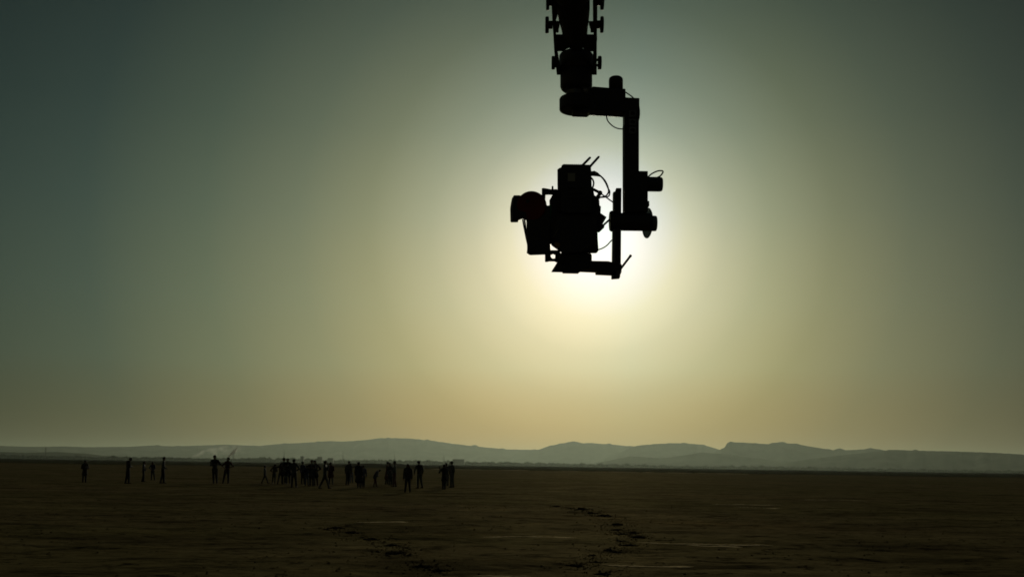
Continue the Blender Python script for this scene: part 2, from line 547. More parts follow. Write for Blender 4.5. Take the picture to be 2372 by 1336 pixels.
# ------------------------------------------------------------------ hills: ridges whose crest follows a real line on the land
def hill(prof, D, depth, seed, rough, drop=0):
    """prof: [(px, py)] skyline, crest at distance D; the ridge falls to the plain on both sides"""
    px0, px1 = prof[0][0], prof[-1][0]
    bm = bmesh.new()
    xs_ = np.arange(px0, px1 + 1, 2.5)
    pxs = [p[0] for p in prof]
    pys = [p[1] for p in prof]
    rows = []
    vsec = [(-1, 0), (-.8, .10), (-.6, .28), (-.4, .52), (-.22, .76), (-.08, .95), (0, 1), (.15, .93), (.45, .6), (.8, .2), (1, 0)]
    for i_, x in enumerate(xs_):
        y = np.interp(x, pxs, pys)
        d = ray(x, y)
        k_ = D / math.hypot(d.x, d.y)
        cr = EYEP + d * k_
        hh = max(cr.z, 2)
        hh *= 1 + rough * .5 * noise.noise(Vector((x * .09, seed, 0)))
        hh += rough * 11 * noise.noise(Vector((x * .31, seed, 4))) + rough * 26 * max(0, noise.noise(Vector((x * .8, seed, 8))))
        dr = Vector((cr.x, cr.y, 0)).normalized()
        row = []
        for f_, z_ in vsec:
            ex = 1 + .35 * noise.noise(Vector((x * .03, f_ * 2, seed)))
            zz = z_ * hh * (1 + (.16 * noise.noise(Vector((x * .045, f_ * 3, seed + 2))) if 0 < z_ < 1 else 0))
            q_ = Vector((cr.x, cr.y, 0)) + dr * (f_ * depth * (ex if abs(f_) > 0 else 1))
            row.append(bm.verts.new((q_.x, q_.y, zz - (6 if z_ == 0 else 0))))
        rows.append(row)
    for a_, b_ in zip(rows, rows[1:]):
        for j in range(len(vsec) - 1):
            bm.faces.new((a_[j], a_[j + 1], b_[j + 1], b_[j]))
    bm.faces.new(rows[0])
    bm.faces.new(rows[-1][::-1])
    tag(finish('hills', bm, M['hill'], smooth=True), kind='structure')
hill([(-260, 1036), (0, 1032), (60, 1034), (110, 1034), (150, 1033), (200, 1035), (300, 1034), (350, 1031), (400, 1033), (470, 1031), (520, 1029), (600, 1032), (640, 1028), (700, 1025), (760, 1021), (800, 1022), (850, 1018), (880, 1014), (915, 1014), (950, 1015), (1000, 1020), (1050, 1027), (1100, 1033), (1172, 1040), (1240, 1041), (1300, 1050), (1350, 1066)], 11500, 1500, 1, .03)
hill([(1180, 1060), (1220, 1044), (1250, 1040), (1275, 1031), (1300, 1028), (1315, 1023.5), (1330, 1022), (1352, 1026), (1362, 1025), (1420, 1029), (1450, 1032), (1500, 1035), (1540, 1044), (1580, 1062)], 11000, 1200, 2, .03)
hill([(1400, 1062), (1440, 1046), (1460, 1036), (1480, 1031), (1510, 1028), (1560, 1025.5), (1600, 1027), (1625, 1029), (1645, 1034), (1667, 1041), (1700, 1050), (1740, 1066)], 9600, 1100, 3, .03)
hill([(1640, 1062), (1660, 1045), (1670, 1040), (1678, 1037), (1684, 1026), (1690, 1023.5), (1720, 1024), (1750, 1026), (1781, 1028), (1790, 1024.5), (1800, 1024), (1840, 1027), (1880, 1034), (1930, 1042), (1938, 1039), (1945, 1037.5), (1960, 1042), (2000, 1040), (2015, 1037), (2030, 1039), (2060, 1044), (2120, 1052), (2200, 1066)], 8200, 1000, 4, .03)
hill([(1380, 1072), (1430, 1062), (1460, 1056), (1490, 1058), (1530, 1061), (1580, 1055), (1625, 1047), (1680, 1051), (1740, 1060), (1820, 1070)], 6900, 700, 5, .04)
hill([(1820, 1072), (1880, 1062), (1960, 1053), (2040, 1044), (2074, 1041), (2120, 1043), (2200, 1044.5), (2280, 1047), (2340, 1050), (2372, 1052), (2480, 1056), (2620, 1064)], 6200, 900, 6, .03)
hill([(-300, 1047), (-100, 1045), (0, 1046), (60, 1048), (130, 1046), (200, 1050), (240, 1055), (300, 1057)], 5200, 500, 7, .03)

# far treelines at the foot of the hills
def treeline(pts, D, depth, seed, lab):
    P_ = []
    bm = bmesh.new()
    rr = random.Random(seed)
    x = pts[0][0]
    while x < pts[-1][0]:
        y = np.interp(x, [p[0] for p in pts], [p[1] for p in pts])
        d = ray(x, y)
        dd = D + rr.uniform(0, depth)
        k_ = D / math.hypot(d.x, d.y)
        top = (EYEP + d * k_).z
        if top > 1:
            base = EYEP + d * (dd / math.hypot(d.x, d.y))
            hgt = top * rr.uniform(.62, .92) * (.8 + .5 * noise.noise(Vector((x * .07, seed, 0))))
            wdt = rr.uniform(6, 12)
            bb = bmesh.new()
            bmesh.ops.create_icosphere(bb, subdivisions=1, radius=1)
            for v in bb.verts:
                k2 = 1 + .35 * noise.noise(v.co * 1.9 + Vector((x, seed, 0)))
                v.co = Vector((v.co.x * wdt * k2 + base.x, v.co.y * 6 * k2 + base.y, max(-.5, (v.co.z * k2 * .55 + .45) * hgt)))
            join(bm, bb)
        x += rr.uniform(.8, 2.4)
    return tag(finish('far_wood', bm, M['wood']), lab, 'far trees', kind='stuff')
treeline([(-200, 1048), (0, 1048), (70, 1049), (200, 1052), (330, 1053), (520, 1056), (620, 1053), (760, 1058), (900, 1059), (960, 1060), (1030, 1062), (1200, 1066)], 3600, 500, 1, 'dark far treeline at the foot of the hills, left half of the horizon')
treeline([(1130, 1064), (1250, 1066), (1330, 1069), (1420, 1070), (1560, 1074), (1700, 1074), (1830, 1076), (2000, 1080), (2200, 1084), (2500, 1088)], 3900, 500, 2, 'faint far treeline at the foot of the hills, right half of the horizon')

# ------------------------------------------------------------------ far masts, sheds and the two smoke plumes
def ground_at(px, D):
    d = ray(px, CY + 400)
    return Vector((d.x, d.y, 0)).normalized() * D
for i, (px, top, D) in enumerate(((103, 1031, 3300), (540, 1036, 3300), (657, 1041, 3400), (794, 1044, 3500), (914, 1047, 3600), (1028, 1050, 3700))):
    base = ground_at(px, D)
    d = ray(px, top)
    H = (EYEP + d * (D / math.hypot(d.x, d.y))).z
    lab = ['far lattice power pylon at the left edge, left of the leftmost person', 'far lattice power pylon against the hills just right of the smoke',
           'far lattice power pylon above the person in the brimmed hat', 'far lattice power pylon left of the person pointing right',
           'far lattice power pylon above the person standing at the right of the trio', 'far lattice power pylon above the rightmost pair of people'][i]
    th_ = thing('power_pylon', lab, 'pylon', base, 'power pylons in front of the hills')
    bm = bmesh.new()
    for sx, sy in ((-1, -1), (1, -1), (1, 1), (-1, 1)):
        a_tube(bm, [base + Vector((sx * 2.6, sy * 2.6, 0)), base + Vector((sx * .8, sy * .8, H * .6)), base + Vector((0, 0, H))], .22, 4, False)
    for k_ in range(7):
        z0, z1 = H * k_ / 8, H * (k_ + 1) / 8
        r0, r1 = 2.6 * (1 - k_ / 8.5), 2.6 * (1 - (k_ + 1) / 8.5)
        for s_ in (-1, 1):
            a_tube(bm, [base + Vector((s_ * r0, -r0, z0)), base + Vector((-s_ * r1, -r1, z1))], .12, 4, False)
            a_tube(bm, [base + Vector((s_ * r0, r0, z0)), base + Vector((-s_ * r1, r1, z1))], .12, 4, False)
    finish('mast', bm, M['anod'], th_)
    for zf, hw in ((.95, 3.2), (.82, 4.4), (.69, 3.6)):
        bm = bmesh.new()
        a_box(bm, base + Vector((0, 0, H * zf)), (hw * 2, .5, .35))
        finish('crossarm', bm, M['anod'], th_)
M['plaster'] = mat('grey_plaster', (.03, .03, .026), .95, 0, .2, .5)
M['roof'] = mat('sheet_roof', (.03, .026, .022), .95, 0, .2, .5)
for i, (px, top, wd, D, lab) in enumerate(((700, 1056, 7, 3400, 'tall narrow far building above the crowd'), (741, 1057.5, 10, 3450, 'low brownish far building right of the tall narrow one'),
                                            (766, 1060, 12, 3500, 'long low far shed above the striding man'), (1062, 1063, 26, 3600, 'wide far shed on the horizon, right of the rightmost person'))):
    base = ground_at(px, D)
    d = ray(px, top)
    H = (EYEP + d * (D / math.hypot(d.x, d.y))).z
    W_ = wd / F_PX * D
    th_ = thing('building', lab, 'building', base, 'far buildings at the foot of the hills')
    bm = bmesh.new()
    a_box(bm, base + Vector((0, 0, H * .44)), (W_, 14, H * .88))
    wl = finish('wall', bm, M['plaster'], th_)
    bm = bmesh.new()
    x0, x1, e_ = -W_ * .54, W_ * .54, H * .88
    a_prism(bm, [base + Vector((x0, -8, e_)), base + Vector((x1, -8, e_)), base + Vector((x1 * .9, -8, H)), base + Vector((x0 * .9, -8, H))], Vector((0, 0, 0)), Vector((0, 16, 0)), 0)
    finish('roof', bm, M['roof'], th_)
    nw = max(2, int(W_ / 4))
    for fl_ in range(max(1, int(H / 3.6))):
        for k_ in range(nw):
            bm = bmesh.new()
            a_box(bm, base + Vector((-W_ / 2 + (k_ + .5) * W_ / nw, -7.05, 1.9 + fl_ * 3.1)), (1.2, .12, 1.3))
            finish('window', bm, M['glass'], th_)

def smoke(name, pts, r0, r1, col, dens, lab, absb=None):
    bm = bmesh.new()
    P_ = smooth_pts(pts, 5)
    n_ = len(P_)
    b_ = bmesh.new()
    rings = []
    for i_, p in enumerate(P_):
        rr = r0 + (r1 - r0) * (i_ / (n_ - 1)) ** .8
        rings.append([b_.verts.new(p + Vector((math.cos(a_) * rr * .8, math.sin(a_) * rr * 1.3, math.sin(a_ + .6) * rr)) * (1 + .3 * noise.noise(p * .03 + Vector((a_, 0, 0))))) for a_ in [2 * math.pi * k_ / 12 for k_ in range(12)]])
    for a_, c_ in zip(rings, rings[1:]):
        for k_ in range(12):
            b_.faces.new((a_[k_], a_[(k_ + 1) % 12], c_[(k_ + 1) % 12], c_[k_]))
    b_.faces.new(rings[0][::-1])
    b_.faces.new(rings[-1])
    join(bm, b_)
    m = bpy.data.materials.new(name)
    m.use_nodes = True
    t = m.node_tree
    t.nodes.remove(t.nodes['Principled BSDF'])
    pv = N(t, 'ShaderNodeVolumePrincipled')
    pv.inputs['Color'].default_value = (*col, 1)
    pv.inputs['Anisotropy'].default_value = .5
    co = N(t, 'ShaderNodeTexCoord')
    nn = N(t, 'ShaderNodeTexNoise')
    nn.inputs['Scale'].default_value = .05
    nn.inputs['Detail'].default_value = 3
    t.links.new(co.outputs['Object'], nn.inputs['Vector'])
    sp_ = N(t, 'ShaderNodeSeparateXYZ')
    t.links.new(co.outputs['Generated'], sp_.inputs[0])
    fade = math_n(t, 'POWER', math_n(t, 'SUBTRACT', 1.0, sp_.outputs[0], True), 1.3)
    dn = math_n(t, 'MULTIPLY', math_n(t, 'MULTIPLY', math_n(t, 'SUBTRACT', nn.outputs['Fac'], .44, True), fade), dens)
    t.links.new(dn, pv.inputs['Density'])
    t.links.new(pv.outputs[0], t.nodes['Material Output'].inputs['Volume'])
    m.cycles.volume_step_rate = 1
    bmesh.ops.recalc_face_normals(bm, faces=bm.faces)
    flip = bm.calc_volume(signed=True) < 0
    o = finish(name, bm, m)
    if flip:
        o.data.flip_normals()
    return tag(o, lab, 'smoke', None, None)
def at(px, py, Y):
    d = ray(px, py)
    return EYEP + d * (Y / d.y)
smoke('pale_smoke', [at(446, 1055, 2900), at(460, 1050, 2900), at(490, 1046, 2900), at(530, 1042, 2900), at(575, 1034, 2900)], 4, 24, (.95, .95, .9), .06,
      'pale low smoke plume drifting right from a fire in front of the far hills')
smoke('dark_smoke', [at(531, 1056, 3000), at(540, 1047, 3000), at(556, 1036, 3000), at(585, 1026, 3000), at(625, 1016, 3000)], 4, 24, (.2, .19, .17), .018,
      'darker smoke plume rising to the right behind the tall pair of people')

# ------------------------------------------------------------------ the crane arm, the remote head and the camera
HD = 6.0
def P(px, py, Y=HD):
    return at(px, py, Y)
def Z1(u, v, dy=0):
    return P(1160 + u / 4.4525, v / 4.4525, HD + dy)
def Z2(u, v, dy=0):
    return P(1160 + u / 4.175, 340 + v / 4.175, HD + dy)
S = (P(1351, 350) - P(1350, 350)).length       # metres per photo pixel at the head
S1, S2 = S / 4.4525, S / 4.175
Yv = Vector((0, 1, 0))

# crane arm: lies in a plane that climbs towards the viewer
A0 = P(1333, 168, HD)
AX = (P(1329, 0, HD - .56) - A0).normalized()
AN = Vector((1, 0, 0)).cross(AX).normalized()      # normal of the arm's plane
def PA(u, v, off=0):
    d = ray(1160 + u / 4.4525, v / 4.4525)
    k_ = (A0 - EYEP).dot(AN) / d.dot(AN)
    return EYEP + d * k_ + AN * off
crane = thing('camera_crane', 'black telescopic crane arm with round side knobs, reaching down from the top of the picture', 'camera crane', PA(765, 0))
def flat(bm, pts, half, bev=.004, fn=PA, dr=None, sh=0):
    dr = dr or AN
    a_prism(bm, [fn(*p) for p in pts], dr * (sh - half), dr * (sh + half), bev)
FAR = 2.6
def ext(a, b):     # run a line of the arm on beyond the frame
    d = (PA(*a) - PA(*b)).normalized()
    return PA(*a) + AX * FAR
bm = bmesh.new()
top_l, top_r = PA(530, 0), PA(590, 0)
a_prism(bm, [top_l + AX * FAR, top_r + AX * FAR, PA(590, 0), PA(584, 150), PA(570, 190), PA(571, 330), PA(576, 500), PA(590, 560), PA(622, 755), PA(577, 755), PA(551, 520), PA(541, 340), PA(530, 180)], -AN * .018, AN * .018, .004)
finish('side_rail', bm, M['black'], crane)
bm = bmesh.new()
a_prism(bm, [PA(950, 0) + AX * FAR, PA(997, 0) + AX * FAR, PA(995, 200), PA(990, 365), PA(994, 375), PA(993, 402), PA(990, 410), PA(990, 755), PA(942, 755), PA(956, 500), PA(956, 330), PA(950, 180)], -AN * .018, AN * .018, .004)
finish('side_rail', bm, M['black'], crane)
c0, c1 = PA(766, 372), PA(740, -30)
rw = (PA(910, 100) - PA(600, 100)).length / 2
bm = bmesh.new()
a_lathe(bm, c0, c1, [(0, rw * .84), (.2, rw * .90), (.45, rw * 1.02), (.7, rw * 1.1), (1, rw * 1.13)], 40)
finish('inner_tube', bm, M['black'], crane, True)
bm = bmesh.new()
a_cyl(bm, c1 + AX * .01, c1 + AX * (FAR - .1), rw * 1.22, .01, 40)
a_cyl(bm, c1 + AX * .55, c1 + AX * .62, rw * 1.4, .01, 40)
a_cyl(bm, c1 + AX * 1.5, c1 + AX * 1.58, rw * 1.4, .01, 40)
finish('outer_tube', bm, M['black'], crane)
bm = bmesh.new()
flat(bm, [(566, 366), (990, 366), (990, 518), (955, 524), (925, 524), (890, 512), (866, 506), (862, 496), (846, 488), (840, 520), (728, 520), (726, 487), (700, 489), (672, 503), (640, 522), (568, 522)], .010)
finish('cross_block', bm, M['black'], crane)
for sx in (0, 1):
    bm = bmesh.new()
    if sx:
        flat(bm, [(925, 262), (957, 262), (957, 334), (925, 334)], .006)
        flat(bm, [(905, 225), (990, 225), (990, 300), (930, 300), (918, 280)], .010, sh=.004)
    else:
        flat(bm, [(570, 235), (598, 235), (598, 334), (578, 336), (570, 330)], .006)
        flat(bm, [(535, 218), (608, 225), (606, 262), (596, 300), (540, 302)], .010, sh=.004)
    finish('clamp_plate', bm, M['black'], crane)
# side knobs
for (sx0, sx1, sv0, sv1, dx0, dx1, dv0, dv1) in ((494, 534, -50, 64, 468, 500, -130, 108), (494, 534, 218, 302, 459, 496, 175, 346), (556, 574, 612, 700, 524, 559, 581, 720),
                                               (990, 1031, -50, 60, 1030, 1062, -130, 105), (990, 1030, 214, 298, 1027, 1059, 172, 342), (986, 1004, 606, 634, 1002, 1038, 580, 720), (986, 1004, 662, 690, 0, 0, 0, 0)):
    bm = bmesh.new()
    vm = (sv0 + sv1) / 2
    a_cyl(bm, PA(sx0, vm), PA(sx1, vm), abs(sv1 - sv0) / 2 / 4.4525 / F_PX * (PA(sx0, vm) - EYEP).dot(FW), .002, 24)
    if dx1:
        vm = (dv0 + dv1) / 2
        a_cyl(bm, PA(dx0, vm), PA(dx1, vm), abs(dv1 - dv0) / 2 / 4.4525 / F_PX * (PA(dx0, vm) - EYEP).dot(FW), .005, 36)
        finish('knob', bm, M['rubber'], crane)
    else:
        finish('bolt', bm, M['anod'], crane)
# nose: domed drum and the pan motor below it
bm = bmesh.new()
dome = PA(772, 545)
zz = Vector((0, 0, 1))
cm_ = Z1(778, 640, .0)
R1 = S1 * 178
a_lathe(bm, cm_ + zz * (-S1 * 112), cm_ + zz * (S1 * 140), [(0, R1 * .97), (.03, R1), (.70, R1), (.76, R1 * .95), (.82, R1 * .8), (.89, R1 * .55), (.95, R1 * .3)], 48)
finish('nose_drum', bm, M['black'], crane, True)
bm = bmesh.new()
for du in (-62, 62):
    a_tube(bm, [Z1(765 + du, 545, -.05), Z1(765 + du * .8, 505, -.05), Z1(765 + du * .45, 497, -.05), Z1(765 + du * .1, 480, -.05)], S1 * 8, 8)
finish('cable', bm, M['rubber'], crane)

head = thing('remote_head', 'black remote head under the crane nose, L shaped arm with motor cylinders', 'remote camera head', Z1(778, 760))
bm = bmesh.new()
cm_ = Z1(778, 760)
R1 = S1 * 167
lo = Z1(778, 945)
a_lathe(bm, lo, cm_ + zz * .01, [(0, R1 * .62), (.04, R1 * .80), (.12, R1 * .93), (.25, R1), (.97, R1), (1, R1 * .98)], 48)
finish('pan_motor', bm, M['black'], head, True)
bm = bmesh.new()
a_cyl(bm, Z1(770, 1000), Z1(770, 930), S1 * 95, .004)
finish('pan_shaft', bm, M['anod'], head)
# round pan plate plus the horizontal arm (both seen a little from below)
bm = bmesh.new()
cb, ct = Z1(770, 1148), Z1(770, 1008)
a_lathe(bm, cb, ct, [(0, S1 * 148), (.04, S1 * 160), (.12, S1 * 167), (.86, S1 * 167), (.95, S1 * 160), (1, S1 * 148)], 56)
finish('pan_plate', bm, M['black'], head, False)
bm = bmesh.new()
flat(bm, [(700, 985), (862, 978), (945, 922), (1110, 936), (1278, 946), (1279, 1034), (1421, 1041), (1421, 1180), (1265, 1186), (920, 1165), (893, 1186), (740, 1180)], .05, .004, Z1, Yv)
finish('horizontal_arm', bm, M['black'], head)
bm = bmesh.new()
a_lathe(bm, Z1(972, 935), Z1(972, 912), [(0, S1 * 26), (.5, S1 * 26), (.85, S1 * 20), (1, S1 * 8)], 24)
a_lathe(bm, Z1(880, 965, -.05), Z1(905, 905, -.05), [(0, S1 * 14), (.8, S1 * 14), (1, S1 * 9)], 16)
finish('bolt', bm, M['anod'], head)
bm = bmesh.new()
a_lathe(bm, Z1(1187, 945), Z1(1187, 795), [(0, S1 * 74), (.78, S1 * 74), (.9, S1 * 69), (.97, S1 * 56), (1, S1 * 36)], 40)
finish('pan_gear_motor', bm, M['black'], head, True)
bm = bmesh.new()
a_tube(bm, [Z1(1255, 930), Z1(1290, 955), Z1(1335, 985), Z1(1365, 1010), Z1(1388, 1042)], S1 * 7)
finish('cable', bm, M['rubber'], head)
bm = bmesh.new()
a_tube(bm, [Z1(1089, 1175), Z1(1090, 1200), Z1(1105, 1250), Z1(1150, 1298), Z1(1205, 1326), Z1(1275, 1334)], S1 * 6.5)
a_cyl(bm, Z1(1089, 1170), Z1(1089, 1198), S1 * 11, .001, 12)
finish('cable', bm, M['rubber'], head)
# vertical post
bm = bmesh.new()
flat(bm, [(1187, -340), (1328, -340), (1328, 300), (1328, 650), (1185, 650)], .048, .005, Z2, Yv)
flat(bm, [(1180, -200), (1190, -200), (1190, 640), (1181, 640)], .02, .001, Z2, Yv)
po = finish('vertical_post', bm, M['black'], head)
bm = bmesh.new()
flat(bm, [(1421, 1095), (1428, 1110), (1433, 1150), (1433, 1190), (1428, 1235), (1420, 1262)], .02, .002, Z1, Yv)
finish('cable', bm, M['rubber'], head)
for v in (1175, 1262, 1345):
    bm = bmesh.new()
    pts = [(1322, v - 34), (1398, v - 34), (1398, v + 34), (1322, v + 34)]
    a_prism(bm, [Z1(*p, -.056) for p in pts], -Yv * .003, Yv * .004, .002)
    pl = finish('cover_plate', bm, M['label'] if v == 0 else M['anod'], head)
    bm = bmesh.new()
    a_cyl(bm, Z1(1360, v, -.062), Z1(1360, v, -.056), S1 * 24, .001, 20)
    c_ = finish('plate_hole', bm, M['rubber'], pl)
# tilt carriage
bm = bmesh.new()
flat(bm, [(1200, 256), (1412, 258), (1412, 640), (1195, 648)], .055, .005, Z2, Yv)
finish('tilt_carriage', bm, M['black'], head)
bm = bmesh.new()
a_lathe(bm, Z2(1405, 362), Z2(1562, 364), [(0, S2 * 71), (.84, S2 * 71), (.95, S2 * 67), (1, S2 * 60)], 40)
finish('tilt_gear_motor', bm, M['black'], head, False)
bm = bmesh.new()
a_tube(bm, [Z2(1425, 292), Z2(1460, 262), Z2(1515, 236), Z2(1560, 233), Z2(1568, 248), Z2(1545, 280), Z2(1515, 297)], S2 * 7.2)
finish('cable', bm, M['rubber'], head)
bm = bmesh.new()
a_lathe(bm, Z2(1052, 720), Z2(1090, 720), [(0, S2 * 88), (.35, S2 * 99), (1, S2 * 101)], 48)
a_lathe(bm, Z2(1088, 725), Z2(1460, 729), [(0, S2 * 85), (.02, S2 * 86), (.98, S2 * 86), (1, S2 * 84)], 48)
finish('tilt_axis_tube', bm, M['black'], head, False)
bm = bmesh.new()
a_lathe(bm, Z2(1455, 741), Z2(1508, 742), [(0, S2 * 75), (.75, S2 * 74), (.93, S2 * 70), (1, S2 * 62)], 48)
finish('end_cap', bm, M['anod'], head, False)
# hand wheel seen nearly edge on behind the tube
bm = bmesh.new()
wc, wr = Z2(1418, 738, .1), S2 * 140
wa = Vector((1, .20, .02)).normalized()
wu, wv = frame(wa)
circ = [wc + (wu * math.cos(a_) + wv * math.sin(a_)) * wr for a_ in [2 * math.pi * k_ / 48 for k_ in range(49)]]
a_tube(bm, circ, S2 * 9, 8, False)
a_cyl(bm, wc - wa * S2 * 14, wc + wa * S2 * 14, S2 * 26, .002, 20)
for k_ in range(5):
    a_ = 2 * math.pi * (k_ + .5) / 5
    a_tube(bm, [wc, wc + (wu * math.cos(a_) + wv * math.sin(a_)) * wr], S2 * 5, 8, False)
a_lathe(bm, wc - wa * .003, wc + wa * .003, [(0, wr * .93), (1, wr * .93)], 48)
finish('tilt_wheel', bm, M['anod'], head)
bm = bmesh.new()
flat(bm, [(1405, 530), (1432, 532), (1434, 575), (1424, 592), (1405, 596)], .02, .002, Z2, Yv)
finish('bolt', bm, M['anod'], head)
# sliding rail that carries the camera plate
bm = bmesh.new()
flat(bm, [(1110, 410), (1163, 410), (1161, 640), (1157, 1170), (1150, 1270), (1072, 1276), (1072, 1178), (1107, 1168), (1107, 640)], .03, .004, Z2, Yv)
finish('slide_rail', bm, M['black'], head)
bm = bmesh.new()
flat(bm, [(1084, 446), (1108, 438), (1107, 640), (1084, 640)], .022, .002, Z2, Yv)
flat(bm, [(1079, 800), (1106, 800), (1106, 1150), (1096, 1175), (1074, 1172)], .022, .002, Z2, Yv)
finish('rail_edge', bm, M['anod'], head)
bm = bmesh.new()
flat(bm, [(860, 1118), (1035, 1121), (1082, 1136), (1160, 1150), (1160, 1228), (1072, 1232), (921, 1225), (921, 1203), (770, 1196), (752, 1213), (600, 1210), (600, 1120)], .055, .004, Z2, Yv)
finish('base_arm', bm, M['black'], head)
bm = bmesh.new()
a_cyl(bm, Z2(1150, 1192, -.06), Z2(1258, 1050, -.06), S2 * 11, .003, 20)
a_cyl(bm, Z2(1246, 1066, -.06), Z2(1261, 1046, -.06), S2 * 13, .003, 20)
finish('lock_lever', bm, M['rubber'], head)
bm = bmesh.new()
a_cyl(bm, Z2(1142, 1215, -.08), Z2(1142, 1215, .02), S2 * 23, .003, 20)
a_cyl(bm, Z2(1128, 1248, -.06), Z2(1128, 1248, .02), S2 * 18, .003, 20)
finish('lock_knob', bm, M['anod'], head)
bm = bmesh.new()
a_tube(bm, [Z2(1080, 903), Z2(1068, 908), Z2(1035, 945), Z2(1000, 972), Z2(960, 990), Z2(940, 996)], S2 * 5.9)
finish('cable', bm, M['rubber'], head)
bm = bmesh.new()
a_tube(bm, [Z2(965, 452), Z2(1000, 475), Z2(1045, 508), Z2(1090, 540)], S2 * 6.5)
finish('cable', bm, M['rubber'], head)

# the film camera: tilted up towards the sun, so it is built along its own line of sight
VD = ray(1340, 490)
Z2c = Z2(700, 600)
camr = thing('film_camera', 'black film camera seen from behind, with twin antennas, cable loops and a dark red disc', 'film camera', Z2c)
def slab(name, pts, a_, b_, m, bev=.004, parent=camr, smooth=False):
    bm = bmesh.new()
    a_prism(bm, [Z2(*p) for p in pts], VD * a_, VD * b_, bev)
    return finish(name, bm, m, parent, smooth)
bdy = slab('battery', [(606, 178), (640, 179), (860, 184), (869, 190), (872, 240), (874, 640), (600, 640), (586, 600), (584, 215), (592, 190)], -.13, -.03, M['plastic'], .006)
bm = bmesh.new()
for k_ in range(9):
    a_cyl(bm, Z2(622 + k_ * 19, 181) + VD * -.125, Z2(622 + k_ * 19, 181) + VD * -.035, S2 * 5.5, .001, 10)
finish('ridge', bm, M['plastic'], bdy)
slab('battery_label', [(650, 263), (721, 263), (719, 340), (650, 340)], -.1335, -.129, M['label'], .0005, bdy)
for v in (400, 450, 500):
    slab('vent_slot', [(655, v), (805, v), (805, v + 14), (655, v + 14)], -.1335, -.129, M['rubber'], .001, bdy)
slab('camera_body', [(560, 210), (586, 200), (875, 225), (880, 400), (897, 430), (905, 470), (945, 495), (953, 520), (955, 570), (968, 575), (965, 640), (930, 700), (934, 830), (945, 1000), (935, 1018), (920, 1028), (600, 1030), (500, 960), (450, 900), (448, 780), (478, 700), (470, 520), (500, 466), (556, 460), (548, 372), (549, 260)], -.03, .12, M['plastic'], .006)
slab('side_panel', [(549, 225), (575, 205), (598, 215), (598, 620), (560, 640), (552, 560)], -.075, -.02, M['black'], .006)
slab('lower_housing', [(560, 640), (930, 640), (936, 900), (900, 960), (840, 1010), (600, 1030), (540, 930), (500, 880), (530, 720)], -.09, -.02, M['plastic'], .008)
slab('mount_block', [(545, 1118), (560, 1030), (868, 1030), (880, 1046), (880, 1122)], -.05, .06, M['black'], .004)
slab('sliding_plate', [(490, 1206), (546, 1118), (870, 1118), (880, 1160), (780, 1192), (766, 1198), (750, 1212)], -.06, .10, M['black'], .003)
slab('plate_edge', [(492, 1203), (548, 1120), (556, 1120), (520, 1200)], -.064, -.058, M['anod'], .001)
bm = bmesh.new()
lc = Z2(660, 640)
a_lathe(bm, lc + VD * .1, lc + VD * .42, [(0, .055), (.3, .055), (.32, .06), (.6, .06), (.62, .056), (1, .062)], 48)
ln = finish('lens', bm, M['black'], camr)
bm = bmesh.new()
a_lathe(bm, lc + VD * .405, lc + VD * .424, [(0, .05), (.7, .05), (1, .03)], 40)
finish('front_glass', bm, M['glass'], ln)
slab('matte_box', [(560, 540), (760, 540), (760, 740), (560, 740)], .44, .50, M['plastic'], .004)
# bracket on the upper left
bm = bmesh.new()
for pts in ([(396, 402), (414, 398), (480, 410), (545, 410), (560, 440), (560, 470), (462, 464), (432, 466), (430, 515), (396, 515)],):
    a_prism(bm, [Z2(*p) for p in pts], VD * .0, VD * .03, .002)
a_cyl(bm, Z2(500, 420) + VD * .015, Z2(500, 380) + VD * .015, S2 * 9, .003, 16)
finish('top_bracket', bm, M['black'], camr)
# left side: finder housing with the dark red disc, lower box
slab('side_finder', [(132, 470), (188, 470), (250, 520), (250, 680), (212, 695), (180, 706), (168, 730), (104, 731), (98, 722), (95, 600), (103, 545), (112, 500)], -.05, .03, M['plastic'], .004)
slab('finder_edge', [(122, 500), (134, 476), (140, 480), (128, 560), (122, 640), (125, 690), (112, 720), (106, 716), (104, 600), (110, 540)], -.056, -.048, M['anod'], .002)
bm = bmesh.new()
dc = Z2(300, 575)
a_lathe(bm, dc - VD * .062, dc + VD * .02, [(0, S2 * 128), (.06, S2 * 138), (.2, S2 * 143), (.9, S2 * 143), (1, S2 * 138)], 64)
ds = finish('red_disc', bm, M['red'], camr)
bm = bmesh.new()
dk = Z2(265, 525) - VD * .062
a_lathe(bm, dk - VD * .008, dk, [(0, S2 * 10), (.5, S2 * 34), (1, S2 * 38)], 32)
finish('hub_cap', bm, M['plastic'], ds)
slab('lower_box', [(248, 660), (440, 560), (458, 575), (482, 590), (482, 1000), (452, 1012), (452, 1040), (290, 1046), (272, 1040), (262, 1028), (255, 860)], -.04, .03, M['plastic'], .005)
slab('green_strip', [(456, 570), (488, 560), (490, 600), (482, 745), (456, 750)], -.036, -.031, M['green'], .001)
slab('lower_bracket', [(428, 1040), (480, 1040), (484, 1048), (484, 1066), (500, 1082), (524, 1080), (528, 1040), (575, 1040), (575, 1120), (540, 1118), (520, 1108), (470, 1108), (450, 1113), (428, 1112)], -.02, .02, M['black'], .002)
slab('lower_bracket', [(450, 1000), (575, 1000), (575, 1044), (524, 1046), (505, 1036), (486, 1046), (450, 1044)], -.018, .018, M['black'], .002)
bm = bmesh.new()
bc = Z2(548, 945)
a_lathe(bm, bc - VD * .1, bc - VD * .02, [(0, S2 * 26), (.2, S2 * 33), (1, S2 * 35)], 32)
finish('brass_fitting', bm, M['brass'], camr)
bm = bmesh.new()
